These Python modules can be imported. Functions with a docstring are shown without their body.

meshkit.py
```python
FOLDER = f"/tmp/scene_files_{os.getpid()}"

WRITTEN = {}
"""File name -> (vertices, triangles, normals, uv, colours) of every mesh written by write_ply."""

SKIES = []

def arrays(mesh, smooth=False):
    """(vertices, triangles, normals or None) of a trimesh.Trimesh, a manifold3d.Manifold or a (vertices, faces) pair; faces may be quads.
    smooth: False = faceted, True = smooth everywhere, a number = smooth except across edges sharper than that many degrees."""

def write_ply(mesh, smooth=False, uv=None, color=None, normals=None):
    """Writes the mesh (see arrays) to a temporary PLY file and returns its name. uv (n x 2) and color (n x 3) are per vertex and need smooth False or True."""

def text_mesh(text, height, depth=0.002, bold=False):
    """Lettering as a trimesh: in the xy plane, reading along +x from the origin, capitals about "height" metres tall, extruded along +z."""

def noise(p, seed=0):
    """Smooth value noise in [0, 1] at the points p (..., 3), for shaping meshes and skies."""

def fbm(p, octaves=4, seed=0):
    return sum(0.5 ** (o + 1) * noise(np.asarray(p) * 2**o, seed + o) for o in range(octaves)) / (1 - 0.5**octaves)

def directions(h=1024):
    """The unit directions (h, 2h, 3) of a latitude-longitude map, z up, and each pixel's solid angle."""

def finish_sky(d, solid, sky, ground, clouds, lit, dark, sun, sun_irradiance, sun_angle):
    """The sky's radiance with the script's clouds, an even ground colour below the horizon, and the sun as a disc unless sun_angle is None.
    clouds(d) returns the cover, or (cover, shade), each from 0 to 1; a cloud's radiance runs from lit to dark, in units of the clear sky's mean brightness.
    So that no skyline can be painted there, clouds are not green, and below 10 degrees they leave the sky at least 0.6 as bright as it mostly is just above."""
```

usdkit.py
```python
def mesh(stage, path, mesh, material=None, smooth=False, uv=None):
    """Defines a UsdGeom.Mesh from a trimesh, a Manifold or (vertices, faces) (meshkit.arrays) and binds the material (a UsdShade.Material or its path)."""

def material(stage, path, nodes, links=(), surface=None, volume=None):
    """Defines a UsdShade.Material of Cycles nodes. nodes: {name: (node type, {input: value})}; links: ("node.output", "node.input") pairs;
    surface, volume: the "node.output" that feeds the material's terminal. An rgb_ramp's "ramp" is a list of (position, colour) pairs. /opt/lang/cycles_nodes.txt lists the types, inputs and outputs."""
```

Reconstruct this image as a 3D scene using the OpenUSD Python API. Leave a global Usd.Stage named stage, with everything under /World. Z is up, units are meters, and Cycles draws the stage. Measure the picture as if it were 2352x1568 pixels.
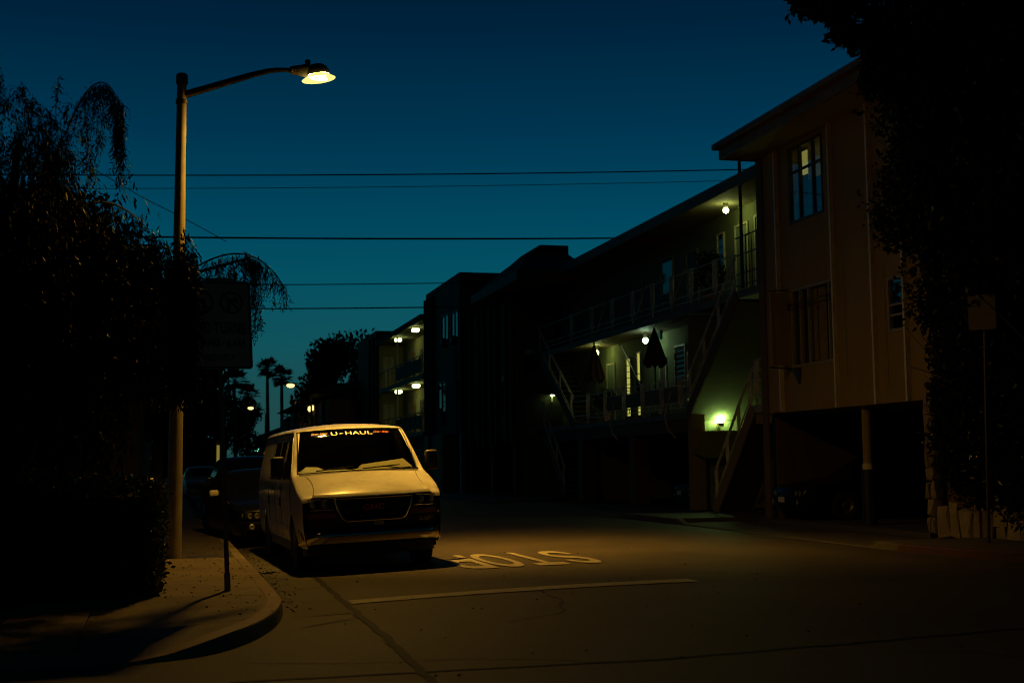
import math, random
import numpy as np
import trimesh
import usdkit, meshkit
from pxr import Usd, UsdGeom, UsdLux, UsdShade, Gf, Sdf
from shapely.geometry import Polygon, box as sbox

stage = Usd.Stage.CreateInMemory()
UsdGeom.SetStageUpAxis(stage, "Z")
UsdGeom.SetStageMetersPerUnit(stage, 1.0)
UsdGeom.Xform.Define(stage, "/World")
UsdGeom.Scope.Define(stage, "/World/Looks")
PI = math.pi

# ------------------------------------------------------------------ camera
YAW, PITCH, ROLL = math.radians(14.592), math.radians(5.344), 0.012
fw = np.array([math.sin(YAW) * math.cos(PITCH), math.cos(YAW) * math.cos(PITCH), math.sin(PITCH)])
rt = np.array([math.cos(YAW), -math.sin(YAW), 0.0])
up = np.cross(rt, fw)
rt, up = rt * math.cos(ROLL) - up * math.sin(ROLL), up * math.cos(ROLL) + rt * math.sin(ROLL)
cam = UsdGeom.Camera.Define(stage, "/World/camera")
cam.CreateHorizontalApertureAttr(36.0)
cam.CreateVerticalApertureAttr(36.0 * 682 / 1024)
cam.CreateFocalLengthAttr(36.0 * 3000 / 2352)
cam.CreateFStopAttr(2.2)
cam.CreateFocusDistanceAttr(19.0)
cam.CreateExposureAttr(0.0)
cam.CreateClippingRangeAttr(Gf.Vec2f(0.05, 5000))
cam.AddTransformOp().Set(Gf.Matrix4d(*rt, 0, *up, 0, *(-fw), 0, 0, 0, 1.5, 1))

# ------------------------------------------------------------------ sky and the last of the sun (just under the horizon, up the street)
SUN_AZ = math.radians(22)            # direction towards the sun, from +y towards +x
SUN_EL = math.radians(-1.5)
sky = UsdLux.DomeLight.Define(stage, "/World/sky")
sky.CreateIntensityAttr(1.0)
sky_mat = usdkit.material(stage, "/World/Looks/sky_look", {
    "tc": ("texture_coordinate", {}),
    "sep": ("separate_xyz", {}),
    "ramp": ("rgb_ramp", {"ramp": [(0.0, (0.0, 0.004, 0.006)), (0.49, (0.004, 0.02, 0.022)), (0.50, (0.150, 0.55, 0.55)), (0.525, (0.100, 0.58, 0.60)),
                                   (0.545, (0.050, 0.74, 0.90)), (0.570, (0.010, 0.71, 1.06)), (0.592, (0.0, 0.55, 1.0)), (0.625, (0.0, 0.32, 0.73)),
                                   (0.66, (0.0, 0.165, 0.44)), (0.68, (0.0, 0.115, 0.33)), (0.72, (0.0, 0.05, 0.15)), (0.80, (0.0, 0.022, 0.065)), (1.0, (0.0, 0.012, 0.035))]}),
    "mr": ("math", {"math_type": "multiply_add", "value2": 0.5, "value3": 0.5}),
    "st": ("sky_texture", {"sky_type": "single_scattering", "sun_disc": False, "sun_elevation": 0.01, "sun_rotation": SUN_AZ}),
    "bw": ("rgb_to_bw", {}),
    "nrm": ("math", {"math_type": "power", "value2": 0.12}),
    "mul": ("vector_math", {"math_type": "scale"}),
    "dot": ("vector_math", {"math_type": "dot_product", "vector2": (math.sin(SUN_AZ), math.cos(SUN_AZ), 0.0)}),
    "az": ("map_range", {"range_type": "smoothstep", "from_min": -0.55, "from_max": 0.88, "to_min": 0.10, "to_max": 1.0, "clamp": True}),
    "both": ("math", {"math_type": "multiply"}),
    "bg": ("background_shader", {"strength": 0.1}),
}, [("tc.generated", "sep.vector"), ("sep.z", "mr.value1"), ("mr.value", "ramp.fac"), ("st.color", "bw.color"), ("bw.val", "nrm.value1"),
    ("tc.generated", "dot.vector1"), ("dot.value", "az.value"), ("nrm.value", "both.value1"), ("az.result", "both.value2"),
    ("ramp.color", "mul.vector1"), ("both.value", "mul.scale"), ("mul.vector", "bg.color")], surface="bg.background")
UsdShade.MaterialBindingAPI.Apply(sky.GetPrim()).Bind(sky_mat)
sun = UsdLux.DistantLight.Define(stage, "/World/sun")
sun.CreateIntensityAttr(0.0015)
sun.CreateAngleAttr(20.0)
sun.CreateNormalizeAttr(True)
sun.CreateColorAttr(Gf.Vec3f(0.5, 0.8, 1.0))
_t = np.array([math.sin(SUN_AZ) * math.cos(0.06), math.cos(SUN_AZ) * math.cos(0.06), math.sin(0.06)])
_x = np.cross([0, 0, 1.0], _t); _x /= np.linalg.norm(_x); _y = np.cross(_t, _x)
sun.AddTransformOp().Set(Gf.Matrix4d(*_x, 0, *_y, 0, *_t, 0, 0, 0, 0, 1))

# ------------------------------------------------------------------ helpers
used = {}
def numbered(path):
    n = used.get(path, 0); used[path] = n + 1
    return path if n == 0 else f"{path}_{n:03d}"

def tag(prim, label=None, cat=None, group=None, kind=None):
    for k, v in (("label", label), ("category", cat), ("group", group), ("kind", kind)):
        if v: prim.SetCustomDataByKey(k, v)
    return prim

class MB:
    """collects shapes that become one mesh"""
    def __init__(self): self.v, self.f, self.n = [], [], 0
    def add(self, v, f):
        v = np.asarray(v, float); f = np.asarray(f, int)
        if f.shape[1] == 4: f = np.vstack([f[:, [0, 1, 2]], f[:, [0, 2, 3]]])
        self.v.append(v); self.f.append(f + self.n); self.n += len(v); return self
    def tm(self, m): return self.add(m.vertices, m.faces)
    def box(self, x0, x1, y0, y1, z0, z1):
        v = [[x, y, z] for x in (x0, x1) for y in (y0, y1) for z in (z0, z1)]
        return self.add(v, [[0, 1, 3, 2], [4, 6, 7, 5], [0, 4, 5, 1], [2, 3, 7, 6], [0, 2, 6, 4], [1, 5, 7, 3]])
    def bbox(self, x0, x1, y0, y1, z0, z1, c=0.015):
        """box with chamfered edges"""
        p = []
        for x in (x0, x1):
            for y in (y0, y1):
                for z in (z0, z1):
                    sx, sy, sz = (1 if x == x0 else -1), (1 if y == y0 else -1), (1 if z == z0 else -1)
                    p += [[x + sx * c, y + sy * c, z], [x + sx * c, y, z + sz * c], [x, y + sy * c, z + sz * c]]
        return self.tm(trimesh.convex.convex_hull(np.array(p)))
    def bar(self, a, b, w, h, upv=(0, 0, 1)):
        a, b = np.asarray(a, float), np.asarray(b, float); d = b - a; L = np.linalg.norm(d); d = d / L
        s = np.cross(d, upv)
        if np.linalg.norm(s) < 1e-6: s = np.cross(d, (1, 0, 0))
        s /= np.linalg.norm(s); u = np.cross(s, d); s = s * w / 2; u = u * h / 2
        v = [a - s - u, a + s - u, a + s + u, a - s + u, b - s - u, b + s - u, b + s + u, b - s + u]
        return self.add(v, [[3, 2, 1, 0], [4, 5, 6, 7], [0, 1, 5, 4], [1, 2, 6, 5], [2, 3, 7, 6], [3, 0, 4, 7]])
    def tube(self, pts, r, n=8, cap=True):
        pts = np.asarray(pts, float); m = len(pts); r = np.broadcast_to(np.asarray(r, float), (m,))
        t = np.gradient(pts, axis=0); t /= np.maximum(np.linalg.norm(t, axis=1, keepdims=True), 1e-9)
        ref = np.array([0, 0, 1.0]) if abs(t[0][2]) < 0.9 else np.array([1.0, 0, 0])
        u = np.cross(t[0], ref); u /= np.linalg.norm(u); rings = []
        for i in range(m):
            u = u - t[i] * (u @ t[i]); u /= np.linalg.norm(u); w = np.cross(t[i], u)
            a = np.arange(n) / n * 2 * PI
            rings.append(pts[i] + r[i] * (np.cos(a)[:, None] * u + np.sin(a)[:, None] * w))
        v = np.vstack(rings); f = []
        for i in range(m - 1):
            for k in range(n):
                a, b = i * n + k, i * n + (k + 1) % n
                f.append([a, b, b + n, a + n])
        f = np.array(f); f = np.vstack([f[:, [0, 1, 2]], f[:, [0, 2, 3]]])
        if cap:
            k = len(v); v = np.vstack([v, pts[0], pts[-1]]); e = []
            for j in range(n):
                e += [[k, (j + 1) % n, j], [k + 1, (m - 1) * n + j, (m - 1) * n + (j + 1) % n]]
            f = np.vstack([f, e])
        return self.add(v, f)
    def lathe(self, prof, origin=(0, 0, 0), axis=(0, 0, 1), n=24, sx=1.0, sy=1.0):
        """prof: (radius, height) pairs turned about axis"""
        ax = np.asarray(axis, float); ax /= np.linalg.norm(ax)
        u = np.cross(ax, (0, 1, 0) if abs(ax[1]) < 0.9 else (1, 0, 0)); u /= np.linalg.norm(u); w = np.cross(ax, u)
        a = np.arange(n) / n * 2 * PI; v = []
        for r, h in prof: v.append(np.asarray(origin) + ax * h + r * (sx * np.cos(a)[:, None] * u + sy * np.sin(a)[:, None] * w))
        f = [[i * n + k, i * n + (k + 1) % n, (i + 1) * n + (k + 1) % n, (i + 1) * n + k] for i in range(len(prof) - 1) for k in range(n)]
        return self.add(np.vstack(v), f)
    def prism(self, poly, fn, t0, t1):
        """shapely polygon (holes allowed) extruded from t0 to t1; fn maps (a, b, t) arrays to xyz"""
        for g in getattr(poly, "geoms", [poly]):
            m = trimesh.creation.extrude_polygon(g, 1.0, engine="earcut")
            v = np.array(m.vertices); p = fn(v[:, 0], v[:, 1], t0 + (t1 - t0) * v[:, 2])
            self.add(np.stack(p, 1), m.faces)
        return self
    def yz(self, poly, x0, x1): return self.prism(poly, lambda a, b, t: (t, a, b), x0, x1)
    def xz(self, poly, y0, y1): return self.prism(poly, lambda a, b, t: (a, t, b), y0, y1)
    def xy(self, poly, z0, z1): return self.prism(poly, lambda a, b, t: (a, b, t), z0, z1)
    def grid(self, P):
        """P: (m, n, 3) points"""
        m, n = P.shape[:2]; i = np.arange(m * n).reshape(m, n)
        return self.add(P.reshape(-1, 3), np.stack([i[:-1, :-1], i[1:, :-1], i[1:, 1:], i[:-1, 1:]], -1).reshape(-1, 4))
    def arrays(self): return np.vstack(self.v), np.vstack(self.f)

mats = {}
def M(name): return mats[name]

def obj(name, mb, mat, parent=None, smooth=35, off=None, label=None):
    p = numbered((parent.GetPath().pathString if parent else "/World") + "/" + name)
    v, f = mb.arrays() if isinstance(mb, MB) else mb
    if off is not None: v = v - np.asarray(off)
    prim = usdkit.mesh(stage, p, trimesh.Trimesh(v, f, process=False), M(mat), smooth).GetPrim()
    if label: tag(prim, label)
    return prim

def thing(name, label, cat, loc=(0, 0, 0), rz=0.0, group=None, kind=None):
    x = UsdGeom.Xform.Define(stage, numbered("/World/" + name))
    x.AddTranslateOp().Set(Gf.Vec3d(*map(float, loc)))
    if rz: x.AddRotateZOp().Set(math.degrees(rz))
    return tag(x.GetPrim(), label, cat, group, kind)

def dup(src, loc, rz=0.0, label=None, scale=None):
    d = dict(src.GetCustomData())
    base = src.GetName().rstrip("0123456789").rstrip("_")
    x = UsdGeom.Xform.Define(stage, numbered("/World/" + base))
    x.GetPrim().GetReferences().AddInternalReference(src.GetPath())
    x.ClearXformOpOrder() if False else None
    ops = []
    x.GetPrim().CreateAttribute("xformOp:translate", Sdf.ValueTypeNames.Double3).Set(Gf.Vec3d(*map(float, loc))); ops.append("xformOp:translate")
    x.GetPrim().CreateAttribute("xformOp:rotateZ", Sdf.ValueTypeNames.Float).Set(math.degrees(rz)); ops.append("xformOp:rotateZ")
    if scale:
        x.GetPrim().CreateAttribute("xformOp:scale", Sdf.ValueTypeNames.Float3).Set(Gf.Vec3f(*scale)); ops.append("xformOp:scale")
    x.GetXformOpOrderAttr().Set(ops)
    x.GetPrim().SetInstanceable(True)
    return tag(x.GetPrim(), label or d["label"], d["category"], d.get("group"))

class Part:
    """adds world-placed parts to a thing whose base is at off"""
    def __init__(self, prim, off): self.p, self.off = prim, np.asarray(off, float)
    def __call__(self, name, mb, mat, parent=None, smooth=35, label=None):
        return obj(name, mb, mat, parent or self.p, smooth, self.off, label)

# ------------------------------------------------------------------ materials
def look(name, color, rough=0.6, metal=0.0, var=0.25, scale=6.0, bump=0.0, bscale=40.0, spec=0.5, dirt=None, dscale=1.2, coat=0.0, detail=4, streak=None):
    """plain principled look whose colour wanders a little with two noises (grain and stains)"""
    c = np.array(color, float)
    nodes = {"tc": ("texture_coordinate", {}), "n1": ("noise_texture", {"scale": scale, "detail": float(detail), "roughness": 0.6}),
             "r1": ("rgb_ramp", {"ramp": [(0.25, tuple(c * (1 - var))), (0.55, tuple(c)), (0.8, tuple(np.minimum(c * (1 + var), 0.95)))]}),
             "p": ("principled_bsdf", {"roughness": rough, "metallic": metal, "specular_ior_level": spec, "coat_weight": coat, "coat_roughness": 0.08})}
    links = [("tc.object", "n1.vector"), ("n1.fac", "r1.fac")]
    last = "r1.color"
    if dirt is not None:
        nodes["n2"] = ("noise_texture", {"scale": dscale, "detail": 5.0, "roughness": 0.65, "distortion": 0.4})
        nodes["r2"] = ("rgb_ramp", {"ramp": [(0.42, (0, 0, 0)), (0.68, (1, 1, 1))]})
        nodes["mx"] = ("mix_color", {"b": dirt})
        if streak:
            nodes["mp"] = ("mapping", {"scale": streak}); links += [("tc.object", "mp.vector"), ("mp.vector", "n2.vector")]
        else: links.append(("tc.object", "n2.vector"))
        links += [("n2.fac", "r2.fac"), ("r2.color", "mx.fac"), ("r1.color", "mx.a")]
        last = "mx.result"
    links.append((last, "p.base_color"))
    if bump:
        nodes["nb"] = ("noise_texture", {"scale": bscale, "detail": 4.0})
        nodes["b"] = ("bump", {"strength": min(1.0, bump), "distance": 0.01})
        links += [("tc.object", "nb.vector"), ("nb.fac", "b.height"), ("b.normal", "p.normal")]
    mats[name] = usdkit.material(stage, "/World/Looks/" + name, nodes, links, surface="p.BSDF")

def glow(name, color, strength):
    mats[name] = usdkit.material(stage, "/World/Looks/" + name, {"e": ("emission", {"color": color, "strength": float(strength)})}, [], surface="e.emission")

def pane(name, tint=(0.8, 0.85, 0.85), base=0.06, rough=0.02):
    mats[name] = usdkit.material(stage, "/World/Looks/" + name, {
        "t": ("transparent_bsdf", {"color": tint}), "g": ("glossy_bsdf", {"color": (0.95, 0.95, 0.95), "roughness": rough}),
        "geo": ("geometry", {}), "ior": ("math", {"math_type": "multiply_add", "value2": -0.83333, "value3": 1.5}), "f": ("fresnel", {}), "a": ("math", {"math_type": "add", "value2": base}), "m": ("mix_closure", {})},
        [("geo.backfacing", "ior.value1"), ("ior.value", "f.IOR"), ("f.fac", "a.value1"), ("a.value", "m.fac"), ("t.BSDF", "m.closure1"), ("g.BSDF", "m.closure2")], surface="m.closure")

def leafy(name, color, trans=0.3, rough=0.45, spec=0.4):
    c = np.array(color)
    mats[name] = usdkit.material(stage, "/World/Looks/" + name, {
        "g": ("geometry", {}), "r": ("rgb_ramp", {"ramp": [(0.0, tuple(c * 0.5)), (0.5, tuple(c)), (1.0, tuple(c * 1.5))]}),
        "p": ("principled_bsdf", {"roughness": rough, "specular_ior_level": spec}), "t": ("translucent_bsdf", {}), "m": ("mix_closure", {"fac": trans})},
        [("g.random_per_island", "r.fac"), ("r.color", "p.base_color"), ("r.color", "t.color"), ("p.BSDF", "m.closure1"), ("t.BSDF", "m.closure2")], surface="m.closure")

look("asphalt", (0.046, 0.0325, 0.0165), 0.7, var=0.6, scale=26, detail=9, bump=0.5, bscale=60, spec=0.3, dirt=(0.025, 0.018, 0.0098), dscale=0.45)
look("ground_soil", (0.03, 0.026, 0.018), 0.95, var=0.4, scale=3)
look("gutter_concrete", (0.062, 0.053, 0.038), 0.8, var=0.25, scale=30, bump=0.4, bscale=90, dirt=(0.03, 0.026, 0.02), dscale=0.9)
look("stain", (0.022, 0.019, 0.0145), 0.6, var=0.4, scale=12)
look("tar", (0.007, 0.006, 0.005), 0.75, var=0.3, scale=20, spec=0.2, bump=0.4, bscale=70)
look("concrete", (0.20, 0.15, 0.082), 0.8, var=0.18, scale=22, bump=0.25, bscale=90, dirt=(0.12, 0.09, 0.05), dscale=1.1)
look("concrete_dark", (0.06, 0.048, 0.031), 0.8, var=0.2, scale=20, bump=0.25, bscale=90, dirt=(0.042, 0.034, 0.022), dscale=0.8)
look("curb_red", (0.19, 0.085, 0.04), 0.7, var=0.3, scale=14, dirt=(0.2, 0.15, 0.10), dscale=2.2)
look("curb_deep_red", (0.04, 0.007, 0.005), 0.7, var=0.3, scale=10)
look("road_paint", (0.23, 0.19, 0.12), 0.6, var=0.25, scale=30, dirt=(0.16, 0.14, 0.10), dscale=5.0)
look("stop_line_paint", (0.23, 0.195, 0.13), 0.65, var=0.3, scale=30, dirt=(0.10, 0.088, 0.065), dscale=4.0)
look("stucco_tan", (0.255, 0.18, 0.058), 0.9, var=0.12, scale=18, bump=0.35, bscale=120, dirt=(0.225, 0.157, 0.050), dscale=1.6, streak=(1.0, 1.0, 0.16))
look("stucco_brown", (0.12, 0.07, 0.03), 0.9, var=0.15, scale=12, bump=0.3, bscale=100, dirt=(0.075, 0.045, 0.02), dscale=1.5, streak=(1.0, 1.0, 0.2))
look("stucco_green", (0.185, 0.19, 0.10), 0.9, var=0.14, scale=10, bump=0.3, bscale=100, dirt=(0.15, 0.16, 0.08), dscale=1.6)
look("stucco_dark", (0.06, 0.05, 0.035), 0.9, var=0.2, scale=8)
look("stucco_cream", (0.40, 0.33, 0.16), 0.85, var=0.12, scale=6, dirt=(0.3, 0.24, 0.11), dscale=0.6)
look("stucco_rust", (0.30, 0.14, 0.05), 0.9, var=0.15, scale=6)
look("white_trim", (0.62, 0.56, 0.42), 0.55, var=0.12, scale=12, dirt=(0.45, 0.38, 0.26), dscale=3)
look("dull_trim", (0.26, 0.22, 0.13), 0.6, var=0.2, scale=12)
look("rail_paint", (0.66, 0.54, 0.34), 0.5, var=0.2, scale=16, dirt=(0.25, 0.19, 0.10), dscale=4)
look("rail_dark", (0.05, 0.045, 0.03), 0.5, var=0.2, scale=16)
look("panel_brown", (0.19, 0.12, 0.05), 0.8, var=0.3, scale=5, dirt=(0.11, 0.07, 0.03), dscale=2)
look("fascia", (0.15, 0.10, 0.055), 0.7, var=0.25, scale=7, dirt=(0.10, 0.065, 0.035), dscale=2)
look("roofing", (0.035, 0.03, 0.024), 0.95, var=0.3, scale=20)
look("soffit", (0.24, 0.2, 0.12), 0.85, var=0.12, scale=8)
look("interior_dark", (0.05, 0.042, 0.03), 0.9, var=0.2, scale=3)
look("door_green", (0.20, 0.23, 0.13), 0.6, var=0.15, scale=5)
look("door_brown", (0.10, 0.06, 0.03), 0.6, var=0.15, scale=5)
look("curtain", (0.42, 0.30, 0.14), 0.9, var=0.25, scale=9)
look("blind_slat", (0.55, 0.5, 0.33), 0.6, var=0.1, scale=6)
look("umbrella_cloth", (0.055, 0.022, 0.014), 0.95, var=0.3, scale=9)
look("flag_cloth", (0.03, 0.02, 0.02), 0.9, var=0.3, scale=9)
look("stone_a", (0.22, 0.165, 0.085), 0.9, var=0.3, scale=9, bump=0.8, bscale=25)
look("stone_b", (0.15, 0.11, 0.057), 0.9, var=0.3, scale=8, bump=0.8, bscale=25)
look("stone_c", (0.27, 0.21, 0.115), 0.9, var=0.25, scale=10, bump=0.8, bscale=25)
look("mortar", (0.06, 0.047, 0.03), 0.95, var=0.2, scale=25)
look("pole_concrete", (0.36, 0.30, 0.19), 0.75, var=0.15, scale=30, bump=0.15, bscale=90, dirt=(0.22, 0.18, 0.11), dscale=2.0)
look("galvanised", (0.20, 0.18, 0.13), 0.55, metal=0.4, var=0.2, scale=14)
look("lamp_housing", (0.34, 0.27, 0.15), 0.45, var=0.15, scale=10)
look("dark_metal", (0.045, 0.036, 0.025), 0.5, metal=0.3, var=0.2, scale=14)
look("black_paint", (0.012, 0.011, 0.010), 0.45, var=0.2, scale=10)
look("wire_black", (0.004, 0.006, 0.008), 0.9, var=0.1, scale=5)
look("sign_white", (0.82, 0.66, 0.48), 0.5, var=0.08, scale=5, dirt=(0.62, 0.49, 0.35), dscale=2.5)
look("sign_black", (0.012, 0.011, 0.010), 0.5, var=0.1, scale=5)
look("sign_red", (0.20, 0.015, 0.012), 0.5, var=0.1, scale=5)
look("sign_back", (0.10, 0.085, 0.06), 0.5, metal=0.3, var=0.12, scale=8)
look("van_white", (0.62, 0.59, 0.52), 0.28, var=0.05, scale=3, spec=0.5, coat=0.6, dirt=(0.46, 0.43, 0.37), dscale=2.2)
look("van_plastic", (0.016, 0.015, 0.013), 0.5, var=0.2, scale=30)
look("black_trim", (0.008, 0.008, 0.007), 0.35, var=0.1, scale=20)
look("chrome", (0.66, 0.62, 0.54), 0.07, metal=1.0, var=0.06, scale=4)
look("amber_lens", (0.30, 0.11, 0.015), 0.18, var=0.1, scale=30, coat=0.6)
look("emblem_red", (0.75, 0.03, 0.03), 0.25, var=0.1, scale=20, coat=0.5)
look("decal_white", (0.75, 0.72, 0.62), 0.4, var=0.05, scale=10)
look("decal_orange", (0.65, 0.16, 0.04), 0.4, var=0.1, scale=10)
look("rubber", (0.010, 0.010, 0.010), 0.85, var=0.2, scale=30)
look("rim_steel", (0.12, 0.11, 0.09), 0.45, metal=0.6, var=0.2, scale=12)
look("dash_tan", (0.46, 0.40, 0.27), 0.7, var=0.1, scale=10)
look("seat_grey", (0.045, 0.04, 0.032), 0.9, var=0.2, scale=14)
look("car_blue", (0.008, 0.03, 0.09), 0.25, var=0.06, scale=4, coat=0.3)
look("car_dark", (0.006, 0.006, 0.006), 0.25, var=0.06, scale=4, spec=0.2, coat=0.05)
look("car_white", (0.8, 0.74, 0.6), 0.3, var=0.06, scale=4, coat=0.5)
look("car_glass", (0.006, 0.007, 0.007), 0.06, var=0.05, scale=4, spec=0.7)
look("reflector", (0.8, 0.76, 0.66), 0.3, metal=0.55, var=0.2, scale=40, bump=0.8, bscale=60)
look("car_reflector", (0.35, 0.32, 0.26), 0.35, metal=0.6, var=0.3, scale=40, bump=0.8, bscale=60)
look("plate_white", (0.5, 0.45, 0.36), 0.45, var=0.08, scale=8)
look("bark", (0.09, 0.065, 0.04), 0.95, var=0.35, scale=14, bump=0.8, bscale=20)
look("palm_bark", (0.06, 0.05, 0.035), 0.95, var=0.3, scale=10)
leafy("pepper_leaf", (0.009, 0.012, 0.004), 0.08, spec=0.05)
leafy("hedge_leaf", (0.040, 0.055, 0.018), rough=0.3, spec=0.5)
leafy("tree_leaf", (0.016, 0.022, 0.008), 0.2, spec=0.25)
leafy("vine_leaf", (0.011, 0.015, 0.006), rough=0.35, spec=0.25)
leafy("palm_leaf", (0.03, 0.045, 0.018))
leafy("dry_leaf", (0.09, 0.06, 0.025), 0.1)
pane("window_glass", (0.93, 0.95, 0.95), 0.04)
pane("windshield_glass", (0.62, 0.66, 0.60), 0.03)
pane("lens_glass", (0.9, 0.9, 0.9), 0.05)
SODIUM = (1.0, 0.53, 0.07)
glow("lamp_arc", SODIUM, 2050)
glow("lamp_core", SODIUM, 66000)
glow("lamp_bowl", (1.0, 0.80, 0.24), 1.15)
glow("far_lamp", (1.0, 0.74, 0.24), 2.2)
glow("porch_yellow", (0.82, 1.0, 0.28), 40)
glow("porch_cyan", (0.60, 1.0, 0.60), 32)
glow("sconce_glow", (0.60, 1.0, 0.30), 100)
glow("stair_lamp", (0.6, 1.0, 0.35), 18)
glow("corridor_lamp", (0.80, 1.0, 0.34), 13)
glow("blind_glow", (0.75, 0.68, 0.16), 0.33)
glow("lit_glass", (0.80, 0.78, 0.14), 0.55)
glow("far_window", (0.05, 0.26, 0.34), 0.5)
glow("far_yellow", (0.8, 0.62, 0.12), 0.25)
glow("traffic_green", (0.2, 1.0, 0.65), 6)
glow("soffit_strip", (0.9, 0.5, 0.12), 0.35)

# ================================================================== ground, road, pavements
def sstep(a, b, x):
    t = np.clip((np.asarray(x, float) - a) / (b - a), 0, 1); return t * t * (3 - 2 * t)

def road_z(x, y):
    x = np.asarray(x, float); y = np.asarray(y, float)
    c = 0.15 * np.sin(np.clip((x - 1.15) / 10.4, 0, 1) * PI) ** 0.8 + 0.03 * np.clip((x - 6) / 5.5, 0, 1)
    w = sstep(8.5, 13.0, y)
    return c * w + (1 - w) * 0.03

def heights(x0, x1, nx, y0, y1, ny, dz=0.0):
    X, Y = np.meshgrid(np.linspace(x0, x1, nx), np.linspace(y0, y1, ny), indexing="ij")
    return np.stack([X, Y, road_z(X, Y) + dz], -1)

g = MB(); g.add([[-900, -300, -0.12], [900, -300, -0.12], [900, 1500, -0.12], [-900, 1500, -0.12]], [[0, 1, 2, 3]])
tag(obj("ground", g, "ground_soil"), "dark ground around the street and houses", "ground", kind="structure")
r = MB().grid(heights(1.0, 11.7, 45, 14.0, 420, 140))
r.grid(heights(-60, 80, 281, -8, 14.0, 60))
tag(obj("road", r, "asphalt", smooth=True), "worn asphalt street running away from the crossing", "road", kind="structure")

CURB = [(0.75, 400), (0.75, 36), (1.02, 31), (1.06, 24), (1.1, 18), (1.12, 14.6), (1.12, 13.96), (1.02, 13.0), (0.78, 11.96), (0.55, 11.34), (0.3, 10.9), (0.03, 10.65), (-0.29, 10.46), (-0.89, 10.2), (-3, 9.9), (-60, 9.8)]
def resample(pts, step):
    pts = np.array(pts, float); out = [pts[0]]
    for a, b in zip(pts[:-1], pts[1:]):
        n = max(1, int(round(np.linalg.norm(b - a) / step)))
        out += [a + (b - a) * k / n for k in range(1, n + 1)]
    return np.array(out)
from shapely.geometry import LineString
# smooth the near corner
corner = np.array(CURB[3:15]); tt = np.concatenate([[0], np.cumsum(np.linalg.norm(np.diff(corner, axis=0), axis=1))])
from scipy.interpolate import PchipInterpolator
ts = np.linspace(0, tt[-1], 60)
corner = np.stack([PchipInterpolator(tt, corner[:, 0])(ts), PchipInterpolator(tt, corner[:, 1])(ts)], 1)
outer = np.vstack([np.array(CURB[:3]), corner, np.array(CURB[15:])])
left_block = Polygon([*outer, (-60, 400)])
inner_block = left_block.buffer(-0.13)
ramp_dip = lambda x, y: 0.10 * float(sstep(0.55, -0.25, x) * (1 - sstep(-1.6, -2.6, x)) * (y < 12.2))
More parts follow.
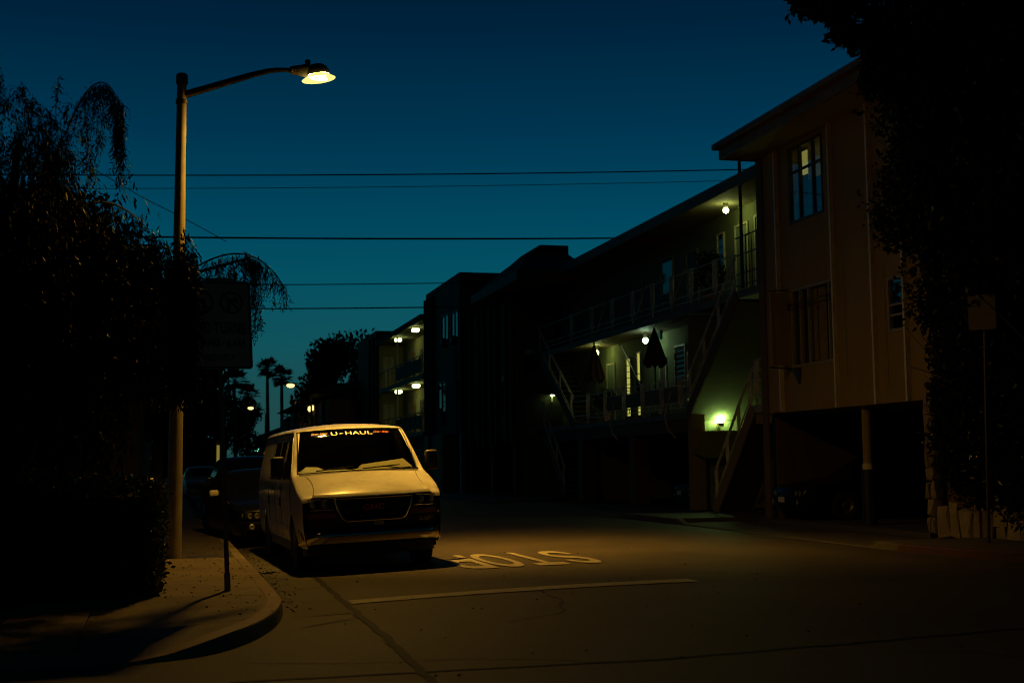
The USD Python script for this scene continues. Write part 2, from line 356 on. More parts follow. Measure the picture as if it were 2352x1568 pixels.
# curb: one segment after another along the outer line
curb = thing("curb", "concrete kerb around the left corner, painted dull red near the corner", "kerb", kind="structure")
seg = resample(outer[(outer[:, 1] < 60) & (outer[:, 0] > -8)], 0.25)
def inset(i):
    a, b = seg[max(i - 1, 0)], seg[min(i + 1, len(seg) - 1)]; d = (b - a) / np.linalg.norm(b - a); return seg[i] + 0.15 * np.array([d[1], -d[0]])
ins = np.array([inset(i) for i in range(len(seg))])
step_i = 6
for s0 in range(0, len(seg) - 1, step_i):
    ids = list(range(s0, min(s0 + step_i, len(seg) - 1) + 1)); P = []
    for i in ids:
        o, n_ = seg[i], ins[i]; top = 0.150 - ramp_dip(*o); z0 = -0.1; sh = 0.006 if i in (ids[0], ids[-1]) else 0.0
        d = (o - n_) / np.linalg.norm(o - n_)
        P.append([[*(o + d * 0.012), z0], [*o, top - 0.03], [*(o - d * 0.012), top - 0.008], [*(o - d * 0.035), top - sh], [*(n_), top - sh], [*n_, z0]])
    obj("kerb_segment", MB().grid(np.array(P)), "curb_red" if seg[s0][1] < 16.6 else "concrete", curb)
# pavement slabs on the left
pave = thing("sidewalk", "concrete sidewalk of scored slabs along the left kerb", "sidewalk", kind="structure")
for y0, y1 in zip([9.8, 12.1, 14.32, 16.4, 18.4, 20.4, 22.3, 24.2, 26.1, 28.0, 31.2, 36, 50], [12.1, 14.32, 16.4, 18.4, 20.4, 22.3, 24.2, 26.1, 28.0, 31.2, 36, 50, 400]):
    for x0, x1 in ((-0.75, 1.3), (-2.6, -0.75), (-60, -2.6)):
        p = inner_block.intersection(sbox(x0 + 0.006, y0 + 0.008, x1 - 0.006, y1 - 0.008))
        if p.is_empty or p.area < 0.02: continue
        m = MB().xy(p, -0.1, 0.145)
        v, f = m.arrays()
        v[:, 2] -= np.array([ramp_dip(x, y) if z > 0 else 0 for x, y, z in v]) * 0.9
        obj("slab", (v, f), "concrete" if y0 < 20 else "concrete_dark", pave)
obj("joint_bed", MB().xy(inner_block.buffer(-0.01).intersection(sbox(-3, 9.9, 2, 60)), -0.11, 0.034), "mortar", pave)

uc = obj("utility_cover", MB().bbox(0.22, 0.74, 20.46, 20.84, 0.10, 0.151, 0.004), "dark_metal", pave)
# concrete gutter strip along the left kerb
gl = [(1.02, 60), (1.02, 31), (1.06, 24), (1.1, 18), (1.12, 14.4), (1.10, 13.4)]
P = []
for y in np.concatenate([np.linspace(13.2, 30, 60), np.linspace(32, 60, 12)]):
    x0 = float(np.interp(y, [q[1] for q in gl[::-1]], [q[0] for q in gl[::-1]])) - 0.02; P.append([[x0 + (1.80 - x0) * q, y, float(road_z(x0 + (1.80 - x0) * q, y)) + 0.004] for q in np.linspace(0, 1, 5)])
tag(obj("gutter", MB().grid(np.array(P)[:, ::-1]), "gutter_concrete", smooth=True), "concrete gutter strip along the left kerb under the parked van", "gutter", kind="structure")
# right-hand pavement, kerb and driveways
ROUT = [(11.55, 400), (11.55, 50), (11.55, 31), (11.4, 26), (11.25, 22), (11.12, 19.2), (11.15, 18.2), (11.35, 17.2), (11.75, 16.2), (12.5, 15.4), (13.6, 14.9), (15.5, 14.6), (60, 14.4)]
right_block = Polygon([*ROUT, (60, 400)])
pave_r = thing("sidewalk", "darker sidewalk slabs along the right side before the garages", "sidewalk", kind="structure")
for y0, y1 in zip([14, 16.4, 18.0, 19.7, 22.0, 24.4, 26.8, 29.3, 31.0, 33.0, 36, 39, 42, 45, 48, 52, 60], [16.4, 18.0, 19.7, 22.0, 24.4, 26.8, 29.3, 31.0, 33.0, 36, 39, 42, 45, 48, 52, 60, 400]):
    p = right_block.buffer(-0.15).intersection(sbox(5, y0 + 0.006, 24, y1 - 0.006))
    if p.is_empty: continue
    v, f = MB().xy(p, -0.1, 0.16).arrays()
    drive = (19.6 < y0 < 29) or (32 < y0 < 47)
    if drive: v[:, 2] = np.where((v[:, 2] > 0) & (v[:, 0] < 12.2), 0.06, v[:, 2])
    obj("slab", (v, f), "concrete_dark", pave_r)
curb_r = thing("curb", "kerb along the right side, deep red beside the driveways", "kerb", kind="structure")
seg = resample([q for q in ROUT if 13 < q[1] < 70][0:12], 0.5)
for s0 in range(0, len(seg) - 1, 3):
    ids = list(range(s0, min(s0 + 3, len(seg) - 1) + 1)); P = []
    for i in ids:
        a, b = seg[max(i - 1, 0)], seg[min(i + 1, len(seg) - 1)]; d = (b - a) / np.linalg.norm(b - a); nn = np.array([-d[1], d[0]]) * 0.15
        o = seg[i]; dr = (19.6 < o[1] < 29.0) or (33 < o[1] < 47.5); top = 0.07 if dr else 0.17
        P.append([[*o, -0.1], [*o, top - 0.02], [*(o + nn * 0.15), top], [*(o + nn), top], [*(o + nn), -0.1]])
    red = seg[s0][1] < 19.6 or 29 < seg[s0][1] < 33
    obj("kerb_segment", MB().grid(np.array(P)[:, ::-1]), "curb_deep_red" if red else "concrete_dark", curb_r)

# markings and tar lines: sheets a few millimetres above the asphalt
def ribbon(pts, w, dz, jit=0.0, seed=1):
    rng = np.random.default_rng(seed); pts = resample(pts, 0.22); P = []
    for i in range(len(pts)):
        a, b = pts[max(i - 1, 0)], pts[min(i + 1, len(pts) - 1)]; d = (b - a) / np.linalg.norm(b - a); n_ = np.array([-d[1], d[0]])
        c = pts[i] + n_ * rng.normal(0, jit); ww = w * (1 + rng.normal(0, jit * 4 if jit else 0)); ww = max(ww, 0.012)
        P.append([[*(c + n_ * ww / 2),  float(road_z(*(c + n_ * ww / 2))) + dz], [*(c - n_ * ww / 2), float(road_z(*(c - n_ * ww / 2))) + dz]])
    return MB().grid(np.array(P)[:, ::-1])
rgc = np.random.default_rng(77)
def wander(x, y, ang, n, step=0.22):
    pts = [(x, y)]
    for _ in range(n): ang += rgc.normal(0, 0.35); pts.append((pts[-1][0] + step * math.cos(ang), pts[-1][1] + step * math.sin(ang)))
    return pts
cr = MB()
for k in range(13):
    x, y = rgc.uniform(1.9, 11), rgc.uniform(8.8, 24)
    if 3.4 < x < 6 and 16.8 < y < 19.8: continue
    m = ribbon(wander(x, y, rgc.choice([0.1, 1.6, 0.8, 2.4]), int(rgc.integers(4, 16))), 0.014, 0.005, 0.004, int(k)); cr.add(*m.arrays())
tag(obj("road_cracks", cr, "tar"), "fine dark cracks wandering over the asphalt", "cracks", kind="stuff")
st = ribbon([(1.86, 14.14), (5.78, 14.12)], 0.36, 0.008)
tag(obj("stop_line", st, "stop_line_paint"), "faded white stop line painted across the near lane", "road marking", kind="structure")
letters = thing("road_lettering", "worn white STOP lettering painted on the asphalt beside the van", "road marking", (0, 0, 0), kind="structure")
for ch, x0 in zip("STOP", (5.78, 5.22, 4.70, 4.22)):
    m = meshkit.text_mesh(ch, 1.0, 0.001, bold=True); v = np.array(m.vertices)
    v[:, 0] = (v[:, 0] - v[:, 0].min()) / np.ptp(v[:, 0]); v[:, 1] = (v[:, 1] - v[:, 1].min()) / np.ptp(v[:, 1])
    m2 = trimesh.Trimesh(v, m.faces); m2 = m2.subdivide_to_size(0.15); v = np.array(m2.vertices)
    # read from the far side: letter tops towards the crossing
    wx = x0 - v[:, 0] * 0.44; wy = 19.55 - v[:, 1] * 2.55
    obj("letter", (np.stack([wx, wy, road_z(wx, wy) + 0.010 + v[:, 2]], 1), m2.faces), "road_paint", letters)
for pts, w, lab in (([(1.84, 17.6), (1.80, 13.0), (1.76, 10.4), (1.72, 8.2)], 0.075, "tar joint of the gutter running out into the crossing"),
                    ([(0.4, 9.35), (3.5, 9.32), (6.8, 9.78), (11, 10.4)], 0.045, "tar joint across the near crossing"),
                    ([(1.15, 12.4), (1.78, 12.75)], 0.03, "short crack in the gutter by the left corner"),
                    ([(0.9, 15.9), (1.8, 16.1)], 0.03, "short crack in the gutter before the van")):
    tag(obj("tar_joint", ribbon(pts, w, 0.006, 0.012, 5), "tar"), lab, "road joint", kind="structure")

# ================================================================== the apartment building on the right (A: garage wing, B: open corridors)
def facade(x0, x1, outline, holes):
    p = Polygon(outline)
    for y0, y1, z0, z1 in holes: p = p.difference(sbox(y0, z0, y1, z1))
    return MB().yz(p, x0, x1)

def window(add, parent_x, y0, y1, z0, z1, vsplit=(), hsplit=(), glass="window_glass", frame="dull_trim", room="interior_dark", deep=1.2, face=-1, proud=0.02, fr=0.06):
    """frame, bars, pane and a dark room behind, in a wall whose street side is at parent_x"""
    x = parent_x
    m = MB()
    m.box(x - proud, x + 0.08, y0, y0 + fr, z0, z1).box(x - proud, x + 0.08, y1 - fr, y1, z0, z1)
    m.box(x - proud, x + 0.08, y0 + fr, y1 - fr, z0, z0 + fr).box(x - proud, x + 0.08, y0 + fr, y1 - fr, z1 - fr, z1)
    w = add("window", m, frame)
    for q in vsplit: add("mullion", MB().box(x - proud + 0.008, x + 0.06, q - 0.025, q + 0.025, z0 + fr, z1 - fr), frame, w)
    for q in hsplit: add("glazing_bar", MB().box(x - proud + 0.012, x + 0.058, y0 + fr, y1 - fr, q - 0.02, q + 0.02), frame, w)
    add("pane", MB().box(x + 0.028, x + 0.034, y0 + fr, y1 - fr, z0 + fr, z1 - fr), glass, w)
    add("room", MB().box(x + deep, x + deep + 0.05, y0 - 0.3, y1 + 0.3, z0 - 0.2, z1 + 0.2), room, w)
    return w

AB0 = (13.6, 32.0, 0.15)
ab = thing("apartment_building", "tan stucco apartment building with garage wing, open corridors and outdoor stairs on the right", "building", AB0)
A = Part(ab, AB0)
A("wall", facade(13.6, 13.8, [(13.0, 2.6), (28.55, 2.6), (28.55, 8.7), (13.0, 8.7)], [(25.3, 26.9, 6.85, 8.58), (25.0, 27.0, 3.58, 5.36), (22.2, 22.84, 3.97, 5.06), (16.6, 18.6, 3.6, 5.36), (16.6, 18.6, 6.85, 8.58)]), "stucco_tan", smooth=False)
A("wall", MB().box(13.8, 24, 28.35, 28.55, 0.15, 8.7), "stucco_brown", label="end wall beside the stair passage")
A("wall", MB().box(19.4, 19.6, 13.0, 28.35, 0.15, 2.6), "stucco_brown")
A("wall", MB().box(13.62, 19.4, 13.0, 21.1, 0.15, 2.58), "stucco_brown")
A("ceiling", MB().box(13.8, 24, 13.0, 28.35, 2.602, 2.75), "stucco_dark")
A("garage_floor", MB().box(13.3, 19.4, 21.2, 28.35, 0.0, 0.165), "concrete_dark")
A("roof", MB().box(12.62, 26, 10.5, 28.4, 8.76, 8.98), "roofing")
A("soffit", MB().box(12.66, 26, 10.5, 28.36, 8.70, 8.757), "soffit")
A("fascia_board", MB().box(12.57, 12.617, 10.5, 28.44, 8.66, 8.90), "fascia")
A("fascia_board", MB().box(12.42, 12.62, 10.5, 28.52, 8.905, 9.03), "fascia")
A("fascia_board", MB().box(12.62, 20, 28.40, 28.45, 8.66, 8.90), "fascia")
A("pilaster", MB().box(13.545, 13.597, 27.52, 27.95, 2.62, 8.69), "stucco_tan")
A("pilaster", MB().box(13.555, 13.597, 28.25, 28.55, 0.17, 8.69), "stucco_brown")
for y in (27.48, 24.89, 23.30, 22.14, 20.0):
    A("batten", MB().box(13.50, 13.598, y - 0.03, y + 0.03, 2.6, 8.69), "white_trim")
for y, z0, z1 in ((24.55, 3.3, 5.6), (22.95, 2.9, 5.3)):
    A("cable", MB().tube([(13.59, y, z1), (13.592, y - 0.02, (z0 + z1) / 2), (13.59, y - 0.05, z0), (13.57, y - 0.1, z0 - 0.03)], 0.005, 6), "dull_trim")
# upper window with half-lit blinds
w = window(A, 13.6, 25.3, 26.9, 6.85, 8.58, (25.75, 26.38), (8.02,), frame="dark_metal", fr=0.05)
for k in range(26):
    z = 8.50 - k * 0.048
    A("blind_slat", MB().bar((13.74, 25.36, z), (13.74, 26.22, z), 0.040, 0.004, (0.9, 0, 0.4)), "blind_slat", w)
for k in range(24):
    z = 8.50 - k * 0.048
    A("blind_slat", MB().bar((13.74, 26.66, z), (13.74, 26.85, z), 0.040, 0.004, (0.9, 0, 0.4)), "blind_slat", w)
A("lit_room", MB().box(13.95, 13.99, 25.3, 26.24, 7.75, 8.56), "blind_glow", w)
A("lit_room", MB().box(13.95, 13.99, 26.66, 26.9, 8.02, 8.56), "blind_glow", w)
A("board", MB().box(13.68, 13.70, 25.46, 26.16, 6.95, 7.72), "car_blue", w, label="bluish board leaning behind the glass")
# lower window with curtains, security bars and an open sash
w = window(A, 13.6, 25.0, 27.0, 3.58, 5.36, (25.22, 26.15, 26.55), (), frame="dull_trim")
for y0, y1 in ((25.28, 25.44), (25.55, 25.9), (25.96, 26.3), (26.62, 26.74)):
    ys = np.linspace(y0, y1, 15); P = np.array([[[13.72 + 0.02 * math.sin((y - y0) * 70), y, z] for z in (3.62, 4.5, 5.3)] for y in ys])
    A("curtain", MB().grid(P), "curtain", w, smooth=True)
for z in (4.92, 5.02): A("security_bar", MB().tube([(13.53, 24.98, z), (13.53, 27.0, z - 0.02)], 0.012, 6), "dark_metal", w)
for y in (24.98, 27.0): A("bracket", MB().bar((13.6, y, 4.97), (13.52, y, 4.97), 0.03, 0.16), "dark_metal", w)
sash = A("sash", MB().box(13.10, 13.16, 27.02, 27.06, 3.60, 5.34).box(13.54, 13.58, 27.02, 27.06, 3.60, 5.34), "dull_trim", w)
A("sash_pane", MB().box(13.16, 13.54, 27.035, 27.042, 3.64, 5.30), "stucco_tan", sash)
A("sash_arm", MB().bar((13.06, 27.04, 5.33), (13.58, 27.04, 5.36), 0.03, 0.03), "dark_metal", sash)
A("sash_arm", MB().bar((13.06, 27.04, 3.60), (13.58, 27.04, 3.57), 0.05, 0.04), "dark_metal", sash)
A("sash_bracket", MB().yz(Polygon([(26.55, 3.56), (26.95, 3.56), (26.62, 3.2)]), 13.54, 13.57), "dark_metal", sash)
window(A, 13.6, 22.2, 22.84, 3.97, 5.06, (), (4.3, 4.5), frame="dull_trim")
window(A, 13.6, 16.6, 18.6, 3.6, 5.36, (17.6,), ())
window(A, 13.6, 16.6, 18.6, 6.85, 8.58, (17.6,), ())
# garage column: pale steel pipe with a black sleeve
c = A("column", MB().lathe([(0.001, 2.6), (0.10, 2.6), (0.10, 1.28), (0.001, 1.28)], (13.86, 24.28, 0), n=20), "stucco_tan")
A("collar", MB().lathe([(0.118, 1.42), (0.118, 1.30)], (13.86, 24.28, 0), n=20), "white_trim", c)
A("sleeve", MB().lathe([(0.001, 1.3), (0.14, 1.3), (0.155, 0.17)], (13.86, 24.28, 0), n=20), "black_paint", c)

# --- B: the recessed part behind the stair passage
A("slab_edge", MB().box(14.2, 15.4, 34.9, 50.5, 2.72, 2.90), "fascia")
A("beam", MB().box(14.26, 14.6, 34.9, 50.5, 2.34, 2.718), "stucco_brown")
A("slab_edge", MB().box(14.2, 15.4, 28.56, 51.0, 5.70, 5.90), "fascia")
A("wall", facade(15.4, 15.6, [(28.56, 5.9), (51, 5.9), (51, 8.6), (28.56, 8.6)], []), "stucco_green")
A("wall", facade(15.4, 15.6, [(34.8, 2.9), (51, 2.9), (51, 5.7), (34.8, 5.7)], []), "stucco_green")
A("wall", MB().box(14.3, 19, 34.80, 34.898, 0.15, 5.698), "stucco_green", label="greenish wall across the stair passage, lit by its lamp")
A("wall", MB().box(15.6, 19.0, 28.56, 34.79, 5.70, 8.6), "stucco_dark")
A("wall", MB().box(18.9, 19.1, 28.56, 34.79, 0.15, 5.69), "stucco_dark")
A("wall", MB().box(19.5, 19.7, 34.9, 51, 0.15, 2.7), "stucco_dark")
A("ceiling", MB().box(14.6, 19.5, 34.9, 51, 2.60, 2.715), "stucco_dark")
A("pier", MB().box(14.2, 14.62, 34.55, 34.795, 0.15, 2.90), "stucco_tan")
A("wall_ledge", MB().xz(Polygon([(14.24, 1.78), (14.62, 2.36), (16.6, 2.36), (16.6, 1.60), (14.5, 1.60), (14.24, 1.70)]), 34.3, 34.79), "stucco_green")
A("seam_cap", MB().box(14.3, 16.7, 34.765, 34.799, 2.90, 2.93), "stucco_green")
A("pier", MB().box(14.25, 14.75, 39.45, 39.95, 0.15, 2.34), "stucco_brown")
A("pier", MB().box(14.25, 14.75, 44.9, 45.4, 0.15, 2.34), "stucco_brown")
A("roof", MB().box(14.0, 26, 28.57, 48.5, 8.66, 8.80), "roofing")
A("soffit", MB().box(14.04, 15.6, 28.57, 48.5, 8.60, 8.657), "soffit")
A("fascia_board", MB().box(13.94, 13.998, 28.5, 48.5, 8.52, 8.83), "fascia")
A("mast", MB().tube([(14.12, 30.67, 5.9), (14.12, 30.67, 9.3)], 0.045, 8), "dark_metal")
# doors and windows along the corridors
def door(y0, y1, z0, z1, leaf, trim="white_trim", label=None):
    d = A("door", MB().box(15.375, 15.398, y0, y1, z0, z1), leaf, label=label)
    m = MB().box(15.35, 15.397, y0 - 0.07, y0 - 0.002, z0, z1 + 0.07).box(15.35, 15.397, y1 + 0.002, y1 + 0.07, z0, z1 + 0.07).box(15.35, 15.397, y0, y1, z1 + 0.002, z1 + 0.07)
    A("door_frame", m, trim, d)
    A("door_panel", MB().box(15.362, 15.3745, y0 + 0.12, y1 - 0.12, z0 + 0.15, z0 + 0.85), leaf, d)
    A("door_handle", MB().tube([(15.33, y0 + 0.08, z0 + 1.0), (15.374, y0 + 0.08, z0 + 1.0)], 0.02, 8), "chrome", d)
    return d
door(31.7, 32.45, 5.9, 8.12, "door_green"); door(33.0, 33.75, 5.9, 8.06, "door_green"); door(36.6, 37.4, 5.9, 7.9, "door_brown", "dull_trim"); door(41.5, 42.3, 5.9, 7.9, "door_brown", "dull_trim")
door(44.5, 45.25, 2.9, 5.02, "door_green"); door(39.4, 39.9, 2.9, 4.8, "door_brown"); door(37.0, 37.5, 2.9, 4.8, "door_brown", "dull_trim")
def flat_window(y0, y1, z0, z1, glass, frame, bars=0, slats=0, label=None):
    m = MB().box(15.34, 15.397, y0 - 0.05, y0, z0 - 0.05, z1 + 0.05).box(15.34, 15.397, y1, y1 + 0.05, z0 - 0.05, z1 + 0.05).box(15.34, 15.397, y0, y1, z1, z1 + 0.05).box(15.34, 15.397, y0, y1, z0 - 0.05, z0)
    w = A("window", m, frame, label=label)
    A("pane", MB().box(15.375, 15.396, y0, y1, z0, z1), glass, w)
    for k in range(bars): z = z0 + (z1 - z0) * (k + 1) / (bars + 1); A("glazing_bar", MB().box(15.355, 15.374, y0, y1, z - 0.012, z + 0.012), frame, w)
    for k in range(slats):
        z = z0 + (z1 - z0) * (k + 0.5) / slats; A("louvre", MB().bar((15.35, y0, z), (15.35, y1, z), 0.13, 0.012, (0.75, 0, 0.65)), "soffit", w)
flat_window(34.6, 35.0, 7.0, 8.05, "car_glass", "white_trim")
flat_window(38.6, 39.6, 6.9, 8.0, "car_glass", "dull_trim")
flat_window(42.75, 43.15, 3.1, 5.08, "lit_glass", "rail_dark", 8, label="narrow lit window with bars behind the balcony")
flat_window(41.75, 42.05, 3.1, 5.2, "lit_glass", "rail_dark", 2)
flat_window(37.75, 38.55, 3.85, 5.1, "car_glass", "white_trim", 0, 8, label="louvred window right of the closed umbrella")
# corridor lamps: globes under the ceilings, and the bulb on the passage wall
def globe(x, y, zc, r, glowmat, ztop):
    l = A("ceiling_lamp", MB().lathe([(0.001, ztop - 0.003), (0.07, ztop - 0.003), (0.06, zc + r * 0.9), (0.001, zc + r * 0.9)], (x, y, 0), n=16), "white_trim")
    A("lamp_globe", MB().lathe([(r * math.sin(a) * (1 if a < 1.6 else 0.95) + 1e-4, zc + r * math.cos(a)) for a in np.linspace(0, PI, 14)], (x, y, 0), n=20), glowmat, l, smooth=True)
globe(14.75, 33.0, 8.40, 0.082, "porch_yellow", 8.6)
globe(14.8, 39.7, 5.42, 0.095, "porch_cyan", 5.7)
globe(14.8, 44.75, 5.45, 0.085, "porch_yellow", 5.7)
l = A("wall_lamp", MB().lathe([(0.001, -0.16), (0.09, -0.15), (0.11, -0.07), (0.10, -0.04), (0.001, -0.04)], (15.14, 34.66, 2.63), n=16).bar((15.14, 34.66, 2.53), (15.14, 34.8, 2.53), 0.05, 0.05), "chrome")
A("bulb", MB().lathe([(0.12 * math.sin(a) + 1e-4, 0.05 - 0.13 * math.cos(a)) for a in np.linspace(0, PI, 12)], (15.14, 34.66, 2.65), n=18), "sconce_glow", l, smooth=True)
A("wall_fixture", MB().box(14.66, 14.74, 38.0, 38.1, 5.3, 5.6), "chrome")

# railings: clusters of slim uprights, rails and sheet panels
def upright(x, y, z0, z1, parent=None, n=5, w=0.30, mat="rail_paint"):
    m = MB()
    for k in range(n): yy = y + (k - (n - 1) / 2) * w / (n - 1); m.box(x - 0.014, x + 0.014, yy - 0.014, yy + 0.014, z0 + 0.22, z1)
    m.box(x - 0.012, x + 0.012, y - w / 2 + 0.016, y + w / 2 - 0.016, z1 - 0.03, z1 - 0.002).box(x - 0.018, x + 0.018, y - 0.02, y + 0.02, z0, z0 + 0.22)
    A("railing_upright", m, mat)
def rails(x, y0, y1, z, hs, mat, r=0.014):
    for h in hs: A("rail", MB().box(x - r, x + r, y0, y1, z + h - r, z + h + r), mat)
def short_bars(x, ys, z0, z1, mat):
    for y in ys: A("baluster", MB().box(x - 0.01, x + 0.01, y - 0.012, y + 0.012, z0, z1), mat)
for y in (35.3, 36.8, 38.45, 40.2, 42.1, 44.0): upright(14.2, y, 2.9, 3.95)
rails(14.2, 35.0, 45.6, 2.9, (0.16, 0.30, 0.98, 0.80), "rail_paint", 0.012)
for y0, y1 in ((35.48, 36.62), (36.98, 38.27), (38.63, 40.02), (40.38, 41.92)):
    A("railing_panel", MB().box(14.21, 14.22, y0, y1, 3.24, 3.68), "panel_brown")
    short_bars(14.2, np.linspace(y0, y1, 5)[1:-1], 3.07, 3.2, "rail_paint"); short_bars(14.2, np.linspace(y0, y1, 4)[1:-1], 3.7, 3.88, "rail_paint")
for y in (32.6, 34.3, 35.8, 37.4, 39.2, 41.2, 43.4, 45.8): upright(14.2, y, 5.9, 6.95)
rails(14.2, 31.4, 50.3, 5.9, (0.14, 0.32, 1.0), "rail_paint", 0.012)
for y in (34.9, 38.0, 41.9): A("brace", MB().bar((14.15, y + 0.85, 5.95), (14.15, y - 0.25, 6.95), 0.025, 0.025), "rail_paint")
for y in (35.6, 40.6): A("drain_pipe", MB().tube([(14.16, y + 0.3, 3.55), (14.1, y + 0.55, 3.1), (14.05, y + 0.6, 2.8), (14.05, y + 0.35, 2.45), (14.1, y - 0.1, 2.2)], 0.025, 8), "rail_paint")
# landing railing with dark bars before the two lit doors
rails(14.2, 28.7, 31.2, 5.9, (0.12, 0.42, 0.92, 1.38), "rail_dark", 0.016)
short_bars(14.2, np.arange(28.9, 31.2, 0.34), 5.92, 7.26, "rail_dark")
# railing of the lower landing
A("landing", MB().box(14.2, 15.6, 28.56, 30.45, 2.70, 2.90), "dull_trim")
A("beam", MB().box(14.25, 15.6, 28.56, 30.4, 2.42, 2.697), "stucco_tan")
upright(14.2, 30.2, 2.9, 4.05); upright(14.2, 29.0, 2.9, 4.05, n=3, w=0.18)
rails(14.2, 28.8, 30.4, 2.9, (0.14, 0.28, 0.62, 0.86, 1.13), "rail_paint", 0.012); short_bars(14.2, (29.35, 29.65), 2.95, 4.0, "rail_paint")

def stair(name, x0, x1, ya, za, yb, zb, mat, railmat, n, label, soff=None):
    """flight from (ya, za) up to (yb, zb): stringers, treads, and a railing on the street side"""
    d = np.array([0, yb - ya, zb - za]); s = None
    for x in (x0, x1):
        m = MB().bar((x, ya, za - 0.04), (x, yb, zb - 0.04), 0.05, 0.34, (0, 0, 1))
        if s is None: s = A(name, m, mat, label=label)
        else: A("stringer", m, mat, s)
    for k in range(n):
        q = (k + 0.7) / n; y = ya + (yb - ya) * q; z = za + (zb - za) * q
        A("tread", MB().box(x0 + 0.026, x1 - 0.026, y - 0.13, y + 0.13, z - 0.06, z), mat, s)
    for h in (0.22, 0.36, 0.92, 1.02): A("handrail" if h > 1 else "rail", MB().bar((x0, ya, za + h), (x0, yb, zb + h), 0.028, 0.028), railmat, s)
    for q in (0.06, 0.36, 0.66, 0.94):
        y = ya + (yb - ya) * q; z = za + (zb - za) * q; m = MB()
        for k in range(3): m.box(x0 - 0.012, x0 + 0.012, y + (k - 1) * 0.07 - 0.012, y + (k - 1) * 0.07 + 0.012, z + 0.1, z + 1.02)
        A("railing_upright", m, railmat, s)
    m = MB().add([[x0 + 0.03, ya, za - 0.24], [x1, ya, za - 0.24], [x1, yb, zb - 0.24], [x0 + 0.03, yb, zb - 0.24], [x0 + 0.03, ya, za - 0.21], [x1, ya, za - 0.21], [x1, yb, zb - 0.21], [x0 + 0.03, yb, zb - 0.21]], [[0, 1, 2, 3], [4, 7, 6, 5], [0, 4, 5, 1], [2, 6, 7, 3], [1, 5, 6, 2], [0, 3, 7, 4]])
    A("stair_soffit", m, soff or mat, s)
    return s
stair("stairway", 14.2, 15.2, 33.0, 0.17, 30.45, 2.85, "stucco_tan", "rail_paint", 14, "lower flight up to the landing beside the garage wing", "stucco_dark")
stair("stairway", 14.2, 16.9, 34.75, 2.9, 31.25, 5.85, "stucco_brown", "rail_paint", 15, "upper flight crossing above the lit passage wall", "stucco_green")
stair("stairway", 14.2, 15.2, 45.7, 2.9, 50.4, 5.95, "stucco_dark", "rail_paint", 15, "dark upper flight at the far end of the corridors")
stair("stairway", 14.2, 15.2, 46.9, 0.35, 49.8, 2.9, "stucco_dark", "rail_paint", 13, "pale railed lower flight at the far end of the corridors")
A("landing", MB().box(13.9, 15.4, 49.9, 51.0, 2.70, 2.90), "stucco_dark")
A("landing", MB().box(13.9, 14.19, 50.4, 51.9, 5.9, 6.1), "dull_trim")
A("wall", MB().box(15.4, 19, 46.0, 46.2, 0.15, 2.69), "stucco_green")

# ================================================================== C: dark wing beyond, with hipped roof and roof box
C0 = (13.6, 54.0, 0.15)
cb = thing("apartment_wing", "dark unlit wing with deep eave, slim fins and box on its roof", "building", C0)
A = Part(cb, C0)
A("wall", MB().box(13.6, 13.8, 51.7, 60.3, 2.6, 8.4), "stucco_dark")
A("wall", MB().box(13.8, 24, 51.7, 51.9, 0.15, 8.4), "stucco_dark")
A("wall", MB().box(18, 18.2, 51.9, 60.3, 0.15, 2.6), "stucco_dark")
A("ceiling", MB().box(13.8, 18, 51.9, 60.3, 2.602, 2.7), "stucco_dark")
for y in (52.0, 52.9, 54.6, 55.6, 57.0, 58.0, 59.6): A("fin", MB().box(13.42, 13.597, y - 0.09, y + 0.09, 2.3, 8.38), "stucco_brown")
for y in (52.1, 56.0, 60.1): A("pier", MB().box(13.6, 13.95, y - 0.18, y + 0.18, 0.15, 2.6), "stucco_dark")
A("soffit", MB().box(12.5, 24, 46.9, 54.6, 8.40, 8.457), "soffit")
A("roof", MB().box(12.47, 24, 46.87, 54.6, 8.46, 8.68), "roofing")
A("fascia_board", MB().box(12.41, 12.467, 46.85, 54.6, 8.36, 8.72), "fascia")
A("fascia_board", MB().box(12.47, 15.9, 46.81, 46.867, 8.36, 8.72), "fascia")
A("roof", MB().tm(trimesh.convex.convex_hull(np.array([[12.5, 47.0, 8.69], [12.5, 54.6, 8.69], [15.6, 47.0, 8.69], [15.6, 54.6, 8.69], [13.64, 49.9, 9.86], [15.4, 49.9, 9.86], [13.3, 53.5, 9.5], [15.4, 53.5, 9.7]]))), "roofing", label="hipped roof slope")
A("roof_box", MB().tm(trimesh.convex.convex_hull(np.array([[13.66, 50, 9.8], [14.22, 50.0, 10.25], [15.42, 50.0, 10.25], [15.42, 50, 9.7], [13.7, 53, 9.8], [14.22, 53, 10.25], [15.42, 53, 10.25], [15.42, 53, 9.7]]))), "roofing")
l = A("wall_lamp", MB().box(14.95, 15.27, 51.45, 51.697, 4.30, 4.40).box(15.08, 15.14, 51.6, 51.697, 4.0, 4.299), "rail_paint")
A("lamp_lens", MB().box(15.03, 15.19, 51.50, 51.58, 4.27, 4.297), "stair_lamp", l)
for y in (53.6, 58.6): 
    A("window", MB().box(13.55, 13.597, y - 0.35, y + 0.35, 3.5, 5.2), "car_glass")

